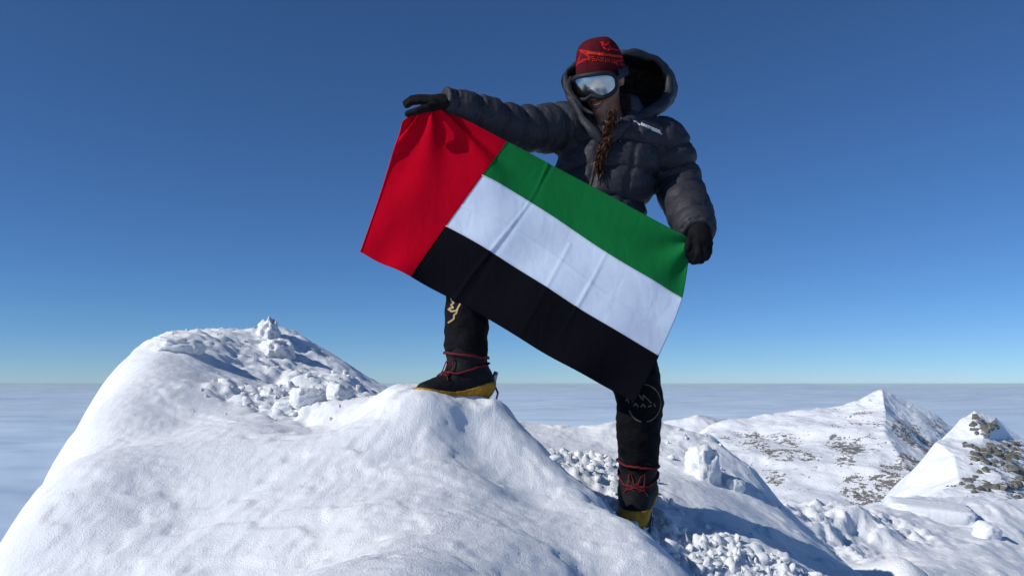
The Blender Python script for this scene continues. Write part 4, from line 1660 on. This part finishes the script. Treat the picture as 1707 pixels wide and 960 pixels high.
def lump_mesh(size, seed, power, amp):
    bm = bmesh.new()
    bmesh.ops.create_icosphere(bm, subdivisions=4, radius=1.0)
    co = np.array([v.co for v in bm.verts])
    co = np.sign(co) * np.abs(co) ** power
    co /= np.abs(co).max()
    co = co + co / np.linalg.norm(co, axis=1)[:, None] * (1.25 * amp * fbm(co * 1.5 + seed, 5, seed, 0.6, True) + 0.05 * fbm(co * 6, 3, seed + 3, 0.6))[:, None]
    co = co * np.array(size)
    Fc = [tuple(v.index for v in f.verts) for f in bm.faces]
    bm.free()
    return co, Fc


def snow_block(px, py, tree, size, rot, label, seed, power=0.6, amp=0.16, sink=0.3, mat='chunk'):
    g = ground_at(px, py, tree)
    V, Fc = lump_mesh(size, seed, power, amp)
    o = mesh_obj('snow_block', V, Fc, M[mat])
    o.location = g + Vector((0, 0, size[2] * (1 - 2 * sink)))
    o.rotation_euler = rot
    return tag(o, label, 'snow block', 'broken snow blocks')


snow_block(1172, 792, gt, (0.055, 0.06, 0.085), (0.1, -0.2, 0.4), 'upright rounded snow lump on the bank right of the lower boot', 1, 0.7, 0.34)
snow_block(1225, 812, gt, (0.04, 0.035, 0.03), (0.2, 0.3, 0.2), 'small snow lump at the lower end of the bank behind the boot', 2)
snow_block(447, 562, gt, (0.050, 0.06, 0.065), (0, 0.1, 0.3), 'small pointed white snow knob on top of the summit crest', 3, 1.1, 0.4, 0.3)
snow_block(462, 592, gt, (0.070, 0.08, 0.060), (0.1, 0.0, 0.5), 'blocky lit snow boulder just below the summit knob', 4, 0.7, 0.42, 0.42)
snow_block(300, 580, gt, (0.09, 0.08, 0.035), (0.0, 0.1, 0.2), 'low crusty snow lump on the left part of the summit crest', 5, 0.7, 0.25, 0.4)
snow_block(512, 672, gt, (0.060, 0.05, 0.040), (0.1, 0.1, 0.6), 'largest broken snow lump in the hollow below the crest', 6)
snow_block(474, 684, gt, (0.035, 0.035, 0.028), (0.2, 0.0, 0.1), 'smaller snow lump at the left end of the hollow below the crest', 7)
snow_block(566, 662, gt, (0.045, 0.04, 0.035), (0.0, 0.2, 0.9), 'snow lump at the right end of the hollow near the dome top', 8)
snow_block(1550, 856, rt, (0.40, 0.22, 0.075), (0.10, 0.09, -0.25), 'long flat snow slab lying on the ridge at right', 9, 0.28, 0.10, 0.30, 'mid_snow')
snow_block(1646, 896, rt, (0.10, 0.10, 0.09), (0.3, 0.2, 0.3), 'single snow boulder right of the flat slab', 10, 0.6, 0.16, 0.25, 'mid_snow')

# crumbs kicked out round the lower boot and in the hollow
r_ = np.random.default_rng(77)
cshape = [rock_mesh(700 + k, 10) for k in range(6)]
prt = []
for sites, n_, s0, s1, spread_ in ((crumb_sites, 800, 0.003, 0.032, 0.12), (saddle_sites, 240, 0.004, 0.030, 0.12), (crest_sites, 60, 0.004, 0.016, 0.2), (bank_sites, 60, 0.004, 0.02, 0.15)):
    c2 = np.array([P(*a[:3])[:2] for a in sites])
    q2 = c2[r_.integers(len(c2), size=n_)] + r_.normal(size=(n_, 2)) * spread_
    zz_ = ground_z(q2)
    for (x, y), z in zip(q2, zz_):
        v, f = cshape[r_.integers(6)]
        s_ = s0 + (s1 - s0) * r_.random() ** 4
        prt.append((v * s_ * r_.uniform(0.5, 1.3, 3) + np.array([x, y, z + s_ * 0.1]), f))
V, Fc = join(prt)
cr2 = mesh_obj('snow_crumbs', V, Fc, M['chunk'])
tag(cr2, 'loose crumbs of broken snow round the lower boot and crest', None, None, 'stuff')

# ---------------------------------------------------------------- thin air haze over the cloud sea
bm = bmesh.new()
bmesh.ops.create_cube(bm, size=1.0)
me = bpy.data.meshes.new('haze')
for v in bm.verts:
    v.co = Vector((v.co.x * 404000, v.co.y * 404000, -3600 if v.co.z < 0 else 40.0))
bm.to_mesh(me)
bm.free()
hm = bpy.data.materials.new('thin_haze')
hm.use_nodes = True
hm.node_tree.nodes.clear()
ho = hm.node_tree.nodes.new('ShaderNodeOutputMaterial')
hv_ = hm.node_tree.nodes.new('ShaderNodeVolumePrincipled')
hv_.inputs['Color'].default_value = (0.76, 0.91, 1.0, 1)
hv_.inputs['Density'].default_value = 5.0e-6
hm.node_tree.links.new(hv_.outputs[0], ho.inputs['Volume'])
me.materials.append(hm)
hz = link(bpy.data.objects.new('haze', me))
tag(hz, 'pale blue haze over the cloud sea', None, None, 'stuff')
